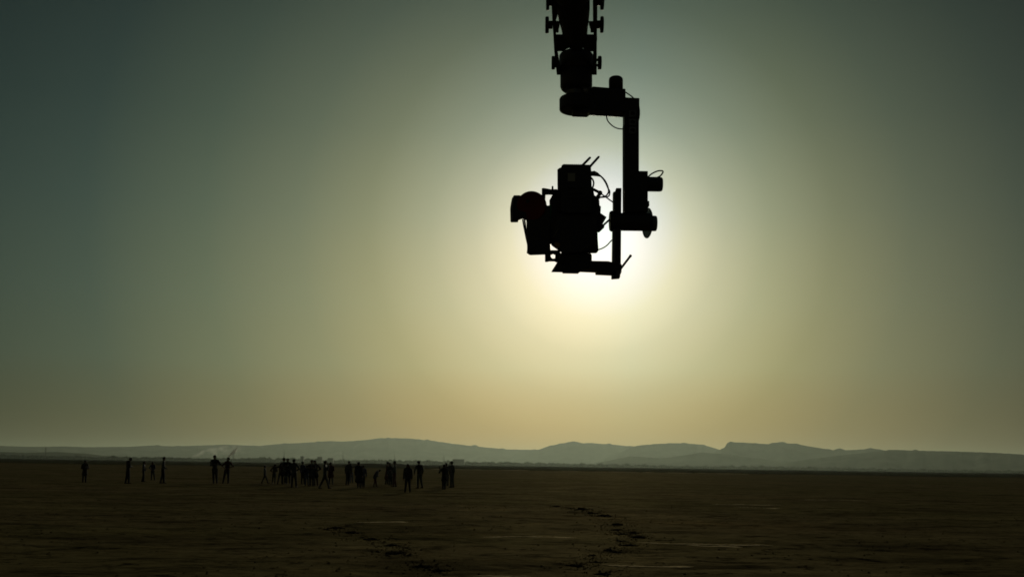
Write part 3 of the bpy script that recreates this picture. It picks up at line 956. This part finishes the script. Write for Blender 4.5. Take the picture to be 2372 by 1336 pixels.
for a_, b_ in (((855, 930), (765, 1010)), ((870, 935), (825, 975)), ((600, 1000), (565, 1075)), ((560, 790), (515, 870))):
    a_cyl(bm, Z2(*a_) - VD * .1, Z2(*b_) - VD * .1, S2 * 5, .001, 10)
finish('support_rod', bm, M['anod'], camr)
bm = bmesh.new()
a_tube(bm, [Z2(212, 700), Z2(222, 760), Z2(236, 830), Z2(248, 890), Z2(262, 960), Z2(258, 1030)], S2 * 7.2)
finish('cable', bm, M['rubber'], camr)
bm = bmesh.new()
a_tube(bm, [Z2(228, 695), Z2(236, 750), Z2(246, 820), Z2(258, 900), Z2(264, 1000), Z2(268, 1032)], S2 * 7.8)
finish('cable', bm, M['rubber'], camr)
for a_, b_ in (((785, 190), (868, 106)), ((862, 196), (951, 98))):
    bm = bmesh.new()
    p0, p1 = Z2(*a_) - VD * .07, Z2(*b_) - VD * .07
    a_lathe(bm, p0, p1, [(0, S2 * 13), (.1, S2 * 12), (.9, S2 * 11.5), (.97, S2 * 9), (1, S2 * 4)], 16)
    finish('antenna', bm, M['rubber'], camr)
for pts, r_ in (([(870, 248), (905, 246), (950, 272), (1000, 320), (1030, 375), (1042, 430), (1030, 460), (1010, 478), (960, 490)], 6), ([(872, 262), (915, 268), (968, 290), (1010, 345), (1035, 400), (1052, 430), (1050, 465), (1035, 483), (995, 488), (955, 492)], 5.5),
                ([(868, 275), (910, 278), (950, 282), (968, 288)], 7), ([(870, 298), (888, 318), (898, 350), (892, 385), (880, 400)], 6.5)):
    bm = bmesh.new()
    a_tube(bm, [Z2(*p) - VD * .02 for p in pts], S2 * r_ * 1.25)
    finish('cable', bm, M['rubber'], camr)
bm = bmesh.new()
a_prism(bm, [Z2(*p) for p in [(872, 240), (905, 234), (940, 252), (966, 280), (940, 290), (905, 262), (872, 256)]], -VD * .03, -VD * .015, .001)
finish('cable_plug', bm, M['rubber'], camr)
bm = bmesh.new()
bmesh.ops.create_uvsphere(bm, u_segments=20, v_segments=12, radius=S2 * 24)
bmesh.ops.translate(bm, vec=Z2(959, 447), verts=bm.verts)
a_cyl(bm, Z2(880, 405), Z2(950, 440), S2 * 14, .002, 16)
a_prism(bm, [Z2(*p) for p in [(918, 480), (945, 445), (980, 452), (962, 480), (958, 505), (905, 520)]], -VD * .01, VD * .02, .002)
finish('ball_joint', bm, M['black'], camr)
slab('monitor', [(925, 640), (946, 628), (1023, 680), (985, 746), (940, 740), (905, 690)], -.02, .03, M['plastic'], .003)
slab('monitor_arm', [(900, 700), (985, 745), (1003, 765), (1000, 782), (950, 829), (930, 826), (900, 780)], -.02, .02, M['black'], .003)
bm = bmesh.new()
a_cyl(bm, Z2(985, 766), Z2(1056, 700), S2 * 10, .002, 16)
finish('focus_rod', bm, M['anod'], camr)

# ------------------------------------------------------------------ people
CL = {}
for nm, c_ in (('navy', (.020, .024, .055)), ('slate', (.045, .055, .055)), ('charcoal', (.022, .022, .022)), ('maroon', (.05, .016, .014)), ('olive', (.04, .045, .022)),
               ('brown', (.045, .032, .020)), ('denim', (.03, .042, .075)), ('stone', (.09, .085, .07)), ('blackc', (.012, .012, .013))):
    CL[nm] = mat('cloth_' + nm, c_, .9, 0, .2, 12, .3, 90, .1)
def pcap(bm, p0, p1, r0, r1, lat=None, fl=1.0, seg=14):
    """closed tapered capsule; lat = direction of the wide axis, fl = thickness of the other one"""
    ax = p1 - p0
    L = max(ax.length, 1e-4)
    ax /= L
    u = (lat - ax * lat.dot(ax)).normalized() if lat is not None else frame(ax)[0]
    v = ax.cross(u)
    rings = []
    for a_ in (-80, -50, -22):
        rings.append((p0 + ax * math.sin(rad(a_)) * r0 * fl, r0 * math.cos(rad(a_))))
    rings += [(p0, r0), (p0.lerp(p1, .5), (r0 + r1) / 2), (p1, r1)]
    for a_ in (22, 50, 80):
        rings.append((p1 + ax * math.sin(rad(a_)) * r1 * fl, r1 * math.cos(rad(a_))))
    R_ = [[bm.verts.new(c_ + (u * math.cos(2 * math.pi * k_ / seg) + v * math.sin(2 * math.pi * k_ / seg) * fl) * r_) for k_ in range(seg)] for c_, r_ in rings]
    for a_, b_ in zip(R_, R_[1:]):
        for k_ in range(seg):
            bm.faces.new((a_[k_], b_[k_], b_[(k_ + 1) % seg], a_[(k_ + 1) % seg]))
    bm.faces.new(R_[0])
    bm.faces.new(R_[-1][::-1])
pend = []      # (name, temp object, material, parent, extra islands)
def fuse(name, bm, m, parent, vox, extra=None, sm=3):
    bmesh.ops.recalc_face_normals(bm, faces=bm.faces)
    me_ = bpy.data.meshes.new('tmp')
    bm.to_mesh(me_)
    bm.free()
    o = bpy.data.objects.new('tmp', me_)
    COL.objects.link(o)
    r_ = o.modifiers.new('r', 'REMESH')
    r_.mode = 'VOXEL'
    r_.voxel_size = vox
    r_.use_smooth_shade = True
    s_ = o.modifiers.new('s', 'SMOOTH')
    s_.iterations = sm
    s_.factor = .5
    pend.append((name, o, m, parent, extra))

def person(fx0, fx1, fy, ty, hx, yaw, arms, label, group=None, lean=0, bow=0, shirt='charcoal', legs='blackc', long=0, child=False, hat=None, bulk=1.0, hairlen=0, sleeve=1):
    g0, g1 = gp(fx0, fy), gp(fx1, fy)
    base = (g0 + g1) / 2
    d = ray(hx, ty)
    tp = EYEP + d * (base.y / d.y)
    Hv = tp.z - base.z
    yw = rad(yaw)
    fwd, rgt = Vector((math.sin(yw), math.cos(yw), 0)), Vector((math.cos(yw), -math.sin(yw), 0))
    lc = math.cos(lean)
    H = Hv / (.53 + .47 * (lc - .12 * (1 - lc)))     # standing height of a leaning person
    if hat:
        H *= .985
    th_ = thing('person', label, 'person', base, group)
    hxo = tp.x - base.x
    if lean:
        hxo -= math.sin(lean) * .40 * H * fwd.x
    def J(x, y, z, torso=True):
        if torso and z > .53 and lean:
            dy, dz = y, z - .53
            y, z = dy * math.cos(lean) + dz * math.sin(lean), .53 + dz * math.cos(lean) - dy * math.sin(lean)
        p = base + (rgt * x + fwd * y + zz * z) * H
        p.x += hxo * min(1, max(0, z) / .93) * (1 if z > .1 else z * 3)
        return p
    sw = .098 if child else .108
    hs = 1.22 if child else 1.0
    HC = J(0, .012 + bow * .07, .925 - (.015 if child else 0) - bow * .03)
    NK, NB = J(0, .0 + bow * .03, .872 - bow * .01), J(0, -.008, .825)
    up_h = (HC - NK).normalized()
    rf = (fwd - up_h * fwd.dot(up_h)).normalized()
    if bow:
        rf = (rf - up_h * .0).normalized()
    hips = [J(s_ * .047, 0, .50) for s_ in (-1, 1)]
    # feet: put each on the side it is on in the photo
    an = [g0.copy(), g1.copy()]
    if rgt.x < -.2:
        an = an[::-1]
    ank = [a_ + zz * .045 * H for a_ in an]
    side = abs(rgt.x) < .45
    kn = []
    for s_, hp, ak in zip((-1, 1), hips, ank):
        mid = hp.lerp(ak, .47) + fwd * (.018 if side else .012) * H
        kn.append(mid)
    # ---- arms
    def arm(kind, s_):
        sh = (s_ * sw, 0, .80)
        T = {'down': ((s_ * .028, -.015, -.165), None, (s_ * (sw + .035), .03, .485)),
             'hip': ((s_ * .105, -.03, -.135), None, (s_ * .075, .045, .585)),
             'cross': ((s_ * .035, .035, -.165), None, (-s_ * .035, .115, .70)),
             'crossout': ((s_ * .085, .07, -.115), None, (-s_ * .0, .12, .69)),
             'front': ((s_ * .03, .01, -.165), None, (s_ * .02, .135, .635)),
             'low': ((s_ * .03, -.01, -.165), None, (s_ * .10, .135, .545)),
             'phone': ((s_ * .06, .09, -.13), None, (s_ * .07, .20, .80)),
             'chin': ((s_ * .06, .075, -.13), None, (s_ * .02, .11, .85)),
             'head': ((s_ * .10, .10, -.02), None, (s_ * .07, .07, .93)),
             'point': ((s_ * .14, .05, -.02), None, (s_ * .38, .10, .82)),
             'ahead': ((s_ * .03, .14, -.07), None, (s_ * .05, .29, .77)),
             'out': ((s_ * .085, .02, -.145), None, (s_ * .19, .05, .545)),
             'back': ((s_ * .045, -.06, -.155), None, (s_ * .02, -.085, .55))}[kind]
        e_ = tuple(a_ + b_ for a_, b_ in zip(sh, T[0]))
        return J(*sh), J(*e_), J(*T[2])
    ka = list(arms)
    if rgt.x < 0:
        ka = ka[::-1]
    AR = [arm(ka[0], -1), arm(ka[1], 1)]
    # ---- body: one fused surface
    bm = bmesh.new()
    hr = .053 * H * hs
    pcap(bm, HC - up_h * hr * .15, HC + up_h * hr * .28, hr * .92, hr * .95, rgt, 1.0, 18)
    pcap(bm, HC - rf * hr * .35 + up_h * hr * .2, HC + rf * hr * .22 + up_h * hr * .2, hr * .9, hr * .86, rgt, 1.0, 16)
    pcap(bm, HC - up_h * hr * .55 + rf * hr * .18, HC - up_h * hr * .85 + rf * hr * .5, hr * .66, hr * .42, rgt, .9)
    pcap(bm, HC + up_h * hr * .12 + rf * hr * .95, HC - up_h * hr * .30 + rf * hr * 1.16, hr * .12, hr * .2, rgt, .8, 8)
    pcap(bm, HC - up_h * hr * .66 + rf * hr * .84 - rgt * hr * .16, HC - up_h * hr * .66 + rf * hr * .84 + rgt * hr * .16, hr * .14, hr * .14, None, 1, 8)
    for s_ in (-1, 1):
        pcap(bm, HC + rgt * s_ * hr * .96 + up_h * hr * .15, HC + rgt * s_ * hr * .96 - up_h * hr * .28, hr * .2, hr * .15, rf, .6, 8)
        pcap(bm, HC + rgt * s_ * hr * .2 + up_h * hr * .26 + rf * hr * .93, HC + rgt * s_ * hr * .5 + up_h * hr * .28 + rf * hr * .85, hr * .13, hr * .12, None, 1, 8)
    pcap(bm, NB, NK + up_h * .01 * H, .033 * H, .029 * H)
    pcap(bm, J(0, 0, .52), J(0, 0, .60), .082 * H, .070 * H, rgt, .64)
    pcap(bm, J(0, 0, .60), J(0, .0, .74), .070 * H, .088 * H, rgt, .62)
    pcap(bm, J(-.06, -.003, .785), J(.06, -.003, .785), .045 * H, .045 * H, fwd, .9)
    pcap(bm, J(-sw * .9, 0, .80), J(0, -.005, .835), .030 * H, .034 * H)
    pcap(bm, J(sw * .9, 0, .80), J(0, -.005, .835), .030 * H, .034 * H)
    for sh, el, wr in AR:
        pcap(bm, sh, el, .031 * H, .024 * H)
        pcap(bm, el, wr, .024 * H, .0155 * H)
    for hp, k_, ak in zip(hips, kn, ank):
        pcap(bm, hp, k_, .052 * H, .034 * H)
        pcap(bm, k_, k_.lerp(ak, .35), .033 * H, .033 * H)
        pcap(bm, k_.lerp(ak, .3), ak, .033 * H, .020 * H)
        pcap(bm, ak - fwd * .022 * H - zz * .022 * H, ak + fwd * .085 * H - zz * .027 * H, .022 * H, .017 * H, rgt, .8)
    extra = bmesh.new()
    for (sh, el, wr), s_ in zip(AR, (-1, 1)):
        d_ = (wr - el).normalized()
        lt = (rgt - d_ * rgt.dot(d_))
        lt = (lt if lt.length > .2 else fwd).normalized()
        pn = d_.cross(lt).normalized()
        if abs(d_.z) < .4 and lt.dot(zz) == 0:
            pass
        pm = wr + d_ * .046 * H
        pcap(extra, wr, pm, .014 * H, .021 * H, lt, .45, 10)
        for k_, (ln_, off) in enumerate(((.040, -.0165), (.046, -.0055), (.043, .0055), (.034, .0155))):
            a_ = pm + lt * off * H * s_ * -1
            b_ = a_ + (d_ * .9 + pn * .12 * s_) * ln_ * H * .55
            c_ = b_ + (d_ * .75 + pn * .45 * s_) * ln_ * H * .45
            pcap(extra, a_, b_, .0052 * H, .0048 * H, None, 1, 6)
            pcap(extra, b_, c_, .0048 * H, .0040 * H, None, 1, 6)
        a_ = wr + d_ * .016 * H - lt * .013 * H * s_
        b_ = a_ + (d_ * .6 - lt * .75 * s_) * .020 * H
        pcap(extra, a_, b_, .0066 * H, .0058 * H, None, 1, 6)
        pcap(extra, b_, b_ + d_ * .018 * H, .0058 * H, .0046 * H, None, 1, 6)
    for s_ in (-1, 1):
        e_ = HC + rgt * s_ * hr * .34 + up_h * hr * .05 + rf * hr * .90
        pcap(extra, e_ - rgt * hr * .03, e_ + rgt * hr * .03, hr * .12, hr * .12, None, 1, 8)
    fuse('body', bm, M['skin'], th_, .0105, extra, 2)
    # ---- shirt
    g = bulk
    bm = bmesh.new()
    hem = {0: .475, 1: .36, 2: .27}[long]
    pcap(bm, J(0, 0, .56), J(0, .0, .74), .083 * H * g, .097 * H * g, rgt, .66)
    pcap(bm, J(-.06, -.003, .785), J(.06, -.003, .785), .052 * H * g, .052 * H * g, fwd, .9)
    for s_ in (-1, 1):
        pcap(bm, J(s_ * sw * .92, 0, .80), J(s_ * .02, -.005, .835), .038 * H * g, .037 * H)
    hc_ = (ank[0] + ank[1]) / 2
    zt = J(0, 0, .53)
    f_ = (.53 - hem) / .53
    hb = zt.lerp(hc_, f_)
    wl_ = max((.085 + .03 * long) * H * g, abs((an[1] - an[0]).dot(rgt)) * .5 * f_ + .06 * H if long else 0)
    pcap(bm, J(0, 0, .58), hb, .083 * H * g, wl_, rgt, .68 if not side else .8, 18)
    for sh, el, wr in AR:
        pcap(bm, sh, el, .040 * H * g, .033 * H * g)
        if sleeve:
            pcap(bm, el, el.lerp(wr, .9), .032 * H * g, .025 * H * g)
        else:
            pass
    fuse('shirt', bm, CL[shirt], th_, .0125)
    # ---- trousers
    bm = bmesh.new()
    pcap(bm, J(0, 0, .50), J(0, 0, .565), .078 * H, .076 * H, rgt, .68)
    for hp, k_, ak in zip(hips, kn, ank):
        pcap(bm, hp, k_, .059 * H, .043 * H)
        pcap(bm, k_, ak + zz * .005 * H, .043 * H, .034 * H)
    fuse('trousers', bm, CL[legs], th_, .0125)
    for ak in ank:
        bm = bmesh.new()
        pcap(bm, ak - fwd * .024 * H - zz * .020 * H, ak + fwd * .092 * H - zz * .026 * H, .027 * H, .021 * H, rgt, .8)
        fuse('shoe', bm, M['shoe'], th_, .009)
    # ---- hair or head covering
    bm = bmesh.new()
    pcap(bm, HC + up_h * hr * .38 - rf * hr * .16 - rgt * hr * .06, HC + up_h * hr * .38 - rf * hr * .16 + rgt * hr * .06, hr * 1.08, hr * 1.08, None, 1, 16)
    pcap(bm, HC + up_h * hr * .0 - rf * hr * .42, HC + up_h * hr * .3 - rf * hr * .35, hr * .95, hr * .98, None, 1, 14)
    if hairlen:
        pcap(bm, HC - rf * hr * .35, J(0, -.06, .80), hr * 1.05, hr * 1.0, rgt, .7)
        for s_ in (-1, 1):
            pcap(bm, HC + rgt * s_ * hr * .8, HC + rgt * s_ * hr * .95 - up_h * hr * 1.7, hr * .35, hr * .4)
    fuse('hair', bm, M['hair'], th_, .010, None, 1)
    if hat:
        bm = bmesh.new()
        b0 = HC + up_h * hr * .62 - rf * hr * .05
        if hat == 'brim':
            a_lathe(bm, b0, b0 + up_h * hr * 1.0, [(0, hr * 1.9), (.05, hr * 1.9), (.12, hr * 1.12), (.75, hr * 1.02), (.95, hr * .8), (1, hr * .3)], 24)
            finish('hat', bm, CL['olive'], th_, False)
        else:
            a_lathe(bm, b0 - up_h * hr * .1, b0 + up_h * hr * .78, [(0, hr * 1.1), (.3, hr * 1.1), (.7, hr * .85), (.93, hr * .45), (1, hr * .1)], 24)
            pl_ = [b0 + rf * hr * .7 + rgt * hr * .85, b0 + rf * hr * 1.75 + rgt * hr * .6, b0 + rf * hr * 2.0, b0 + rf * hr * 1.75 - rgt * hr * .6, b0 + rf * hr * .7 - rgt * hr * .85]
            a_prism(bm, pl_, up_h * 0, up_h * hr * .12 - rf * 0, .002)
            finish('cap', bm, CL['navy'], th_, False)
    return {'wr': [a_[2] for a_ in AR], 'H': H, 'fwd': fwd, 'chest': J(0, .12, .70), 'o': th_}

GA, GB = 'people scattered on the left of the plain', 'people in the crowd on the plain'
p1 = person(191.5, 198, 1118, 1065, 198, 150, ('front', 'front'), 'person in a loose tunic holding a pale bundle, leftmost of all the people', GA, shirt='brown', long=1, bulk=1.12)
person(290.5, 298, 1120.5, 1057.5, 298.5, 50, ('front', 'front'), 'tall person in a thick jacket with bowed head, left of the two children', GA, bow=.8, shirt='charcoal', bulk=1.15)
person(329, 332.5, 1115.5, 1067, 334, 80, ('front', 'low'), 'taller of the two children on the left, standing side on', GA, child=True, shirt='navy', legs='charcoal')
person(350.5, 358, 1112, 1069, 354, 180, ('hip', 'front'), 'smallest child on the left, legs apart, right of a slightly taller child', GA, child=True, shirt='navy')
person(371.5, 379, 1120, 1057, 380, 70, ('down', 'low'), 'slim man side on, one forearm held out low, right of the two children', GA, shirt='slate', long=0)
person(494.5, 502, 1119.8, 1053.5, 497.5, 160, ('cross', 'crossout'), 'tallest man, legs together and arms crossed, left of the pair by the smoke', GA, shirt='charcoal')
person(516.5, 528.5, 1119.5, 1058.5, 529, 180, ('hip', 'hip'), 'person with both hands on hips and feet apart, right of the smoke pair', GA, shirt='maroon', sleeve=0)
person(606, 620.5, 1118.6, 1077, 614, 90, ('down', 'down'), 'small child walking with a wide stride at the left end of the crowd', GB, child=True, shirt='slate')
person(630.5, 636.5, 1118.6, 1074, 637.5, 0, ('hip', 'front'), 'slight person with left elbow bent out, just right of the walking child', GB, shirt='brown', legs='charcoal')
person(643, 655, 1121, 1071, 652, 350, ('point', 'down'), 'person stretching one arm out left, mostly hidden behind the brimmed hat wearer', GB, shirt='brown')
p11 = person(653, 660, 1119.8, 1059.3, 658.5, 175, ('front', 'front'), 'man in a round brimmed hat holding a small pale bag', GB, shirt='slate', long=1, bulk=1.1, hat='brim')
person(664, 671, 1120.6, 1060.5, 667, 170, ('down', 'cross'), 'bareheaded broad man at the right shoulder of the brimmed hat wearer', GB, shirt='blackc', long=1, bulk=1.15)
person(675.5, 686, 1128, 1061.5, 681, 5, ('front', 'hip'), 'man in a grey shirt and cap, feet apart, one elbow out to the right', GB, shirt='slate', legs='charcoal', hat='cap', bulk=1.06)
person(698.5, 705, 1120, 1068, 701.5, 30, ('down', 'front'), 'person in a navy top just right of the capped man with his elbow out', GB, shirt='navy')
person(707, 714, 1124, 1076.5, 711, 0, ('front', 'front'), 'shorter person in blue trousers, left of the two heads close together', GB, shirt='navy', legs='denim', bulk=1.05)
person(718.5, 725, 1124.8, 1064.5, 722.5, 180, ('cross', 'cross'), 'narrow-headed person in a long tunic, left of the two heads close together', GB, shirt='charcoal', long=1)
person(729, 735.5, 1124, 1065.3, 729.5, 175, ('down', 'hip'), 'person with the right elbow sticking out, right of the two heads close together', GB, shirt='blackc', legs='brown', long=1, bulk=1.1)
person(739.5, 761.5, 1130.8, 1065.6, 753.5, 90, ('chin', 'down'), 'man striding to the right in a wide step with a hand at his face', GB, shirt='slate', legs='charcoal', lean=-.04)
person(763, 770.5, 1121, 1069.5, 766, 0, ('front', 'front'), 'broad dark figure in a long loose coat just right of the striding man', GB, shirt='maroon', long=1, bulk=1.25)
person(802, 807, 1121.6, 1066.8, 808.5, 20, ('down', 'down'), 'person with arms down in a long shirt, beside the one pointing right', GB, shirt='charcoal', long=0, bulk=1.08)
person(811.5, 817, 1117.6, 1071.5, 812.5, 0, ('down', 'point'), 'person stretching one arm out to the right towards the next pair', GB, shirt='brown', legs='denim')
person(829, 834.5, 1129.6, 1069, 831, 0, ('down', 'down'), 'taller figure in a long dark coat, left one of the shoulder to shoulder pair', GB, shirt='blackc', long=2, bulk=1.15)
person(839, 843, 1128, 1076, 841.5, 350, ('front', 'down'), 'shorter slim figure, right one of the shoulder to shoulder pair', GB, shirt='navy')
person(865.5, 872, 1127, 1084, 877.5, 90, ('front', 'front'), 'person bending far forward to the right, in front of the dirt mound', GB, shirt='navy', legs='maroon', lean=.5, bow=.8, bulk=1.4)
person(893, 898, 1120.8, 1068.5, 898, 80, ('down', 'front'), 'person in a long robe facing right, leftmost of the trio by the dirt mound', GB, shirt='maroon', long=2)
person(903, 907.5, 1122.7, 1071, 903.5, 200, ('down', 'down'), 'middle person of the trio right of the dirt mound', GB, shirt='charcoal', long=1)
person(911.5, 917, 1126.2, 1067, 914.5, 265, ('down', 'front'), 'upright person facing left, rightmost of the trio by the dirt mound', GB, shirt='slate', legs='maroon', bulk=.9)
person(938.5, 949.5, 1140.4, 1073.7, 945.5, 180, ('down', 'down'), 'nearest of all the people, long hair, wide bulky jacket, arms hanging', GB, shirt='blackc', legs='charcoal', bulk=1.25, hairlen=1, long=0)
person(968, 978, 1129.6, 1065.5, 970.5, 315, ('out', 'out'), 'heavy man in a peaked cap pointing left, both elbows out', GB, shirt='charcoal', legs='slate', bulk=1.15, hat='cap')
p30 = person(1026, 1030.5, 1132.5, 1074.5, 1029, 325, ('phone', 'front'), 'person holding up a phone, at the front of the right end of the crowd', GB, shirt='blackc', bulk=1.12, long=1)
person(1033, 1037.5, 1125, 1071.5, 1034, 0, ('down', 'down'), 'person half hidden behind the phone holder at the right end of the crowd', GB, shirt='charcoal', long=1)
person(1044.5, 1050, 1127.7, 1067, 1047, 300, ('chin', 'down'), 'rightmost of all the people, slim and upright with a hand at the chin', GB, shirt='slate', legs='slate', bulk=.95)

dg = bpy.context.evaluated_depsgraph_get()
for name_, o, m, par, extra in pend:
    me_ = bpy.data.meshes.new_from_object(o.evaluated_get(dg), depsgraph=dg)
    me_.name = name_
    if extra:
        b2 = bmesh.new()
        b2.from_mesh(me_)
        join(b2, extra)
        for f in b2.faces:
            f.smooth = True
        b2.to_mesh(me_)
        b2.free()
    me_.materials.clear()
    me_.materials.append(m)
    new_obj(name_, me_, par)
for name_, o, m, par, extra in pend:
    me_ = o.data
    bpy.data.objects.remove(o)
    bpy.data.meshes.remove(me_)

# things held in hands
def held(name, c_, s_, m, label, cat):
    bm = bmesh.new()
    bmesh.ops.create_icosphere(bm, subdivisions=3, radius=1)
    for v in bm.verts:
        k_ = 1 + .25 * noise.noise(v.co * 1.6)
        v.co = Vector((v.co.x * s_[0] * k_, v.co.y * s_[1] * k_, v.co.z * s_[2] * k_))
    bm2 = bmesh.new()
    join(bm2, bm)
    a_tube(bm2, [Vector((-s_[0] * .3, 0, s_[2] * .8)), Vector((0, 0, s_[2] * 1.5)), Vector((s_[0] * .3, 0, s_[2] * .8))], s_[0] * .1, 6)
    o = finish(name, bm2, m, None, True)
    o.location = c_
    return tag(o, label, cat)
held('bundle', (p1['wr'][0] + p1['wr'][1]) / 2 + p1['fwd'] * .12 * p1['H'] + Vector((.06, 0, .05)), (.10, .07, .09), CL['stone'], 'pale bundle held at the chest by the leftmost person', 'bundle')
held('bag', (p11['wr'][0] + p11['wr'][1]) / 2 + p11['fwd'] * .11 * p11['H'] + Vector((.04, -.05, -.03)), (.05, .03, .06), M['white'], 'small pale bag held in front by the man in the round brimmed hat', 'bag')
ph = p30['wr'][0] if p30['wr'][0].x < p30['wr'][1].x else p30['wr'][1]
bm = bmesh.new()
a_box(bm, ph + p30['fwd'] * .06 + Vector((0, 0, .09)), (.075, .01, .155), .003)
po_ = finish('phone', bm, M['plastic'], None)
tag(po_, 'dark phone held up by the person in front at the right end of the crowd', 'phone')
bm = bmesh.new()
a_box(bm, ph + p30['fwd'] * .06 + Vector((0, -.0056, .09)), (.068, .001, .145), 0)
finish('screen', bm, M['glass'], po_)

# ------------------------------------------------------------------ haze
bm = bmesh.new()
bmesh.ops.create_cube(bm, size=1)
for v in bm.verts:
    v.co = Vector((v.co.x * 40000, v.co.y * 30000 + 8000, -12 if v.co.z < 0 else 310))
hz = bpy.data.materials.new('haze')
hz.use_nodes = True
t = hz.node_tree
t.nodes.remove(t.nodes['Principled BSDF'])
pv = N(t, 'ShaderNodeVolumePrincipled')
pv.inputs['Color'].default_value = HAZE_COL
pv.inputs['Density'].default_value = HAZE_D
pv.inputs['Anisotropy'].default_value = HAZE_G
t.links.new(pv.outputs[0], t.nodes['Material Output'].inputs['Volume'])
tag(finish('haze', bm, hz), kind='stuff')
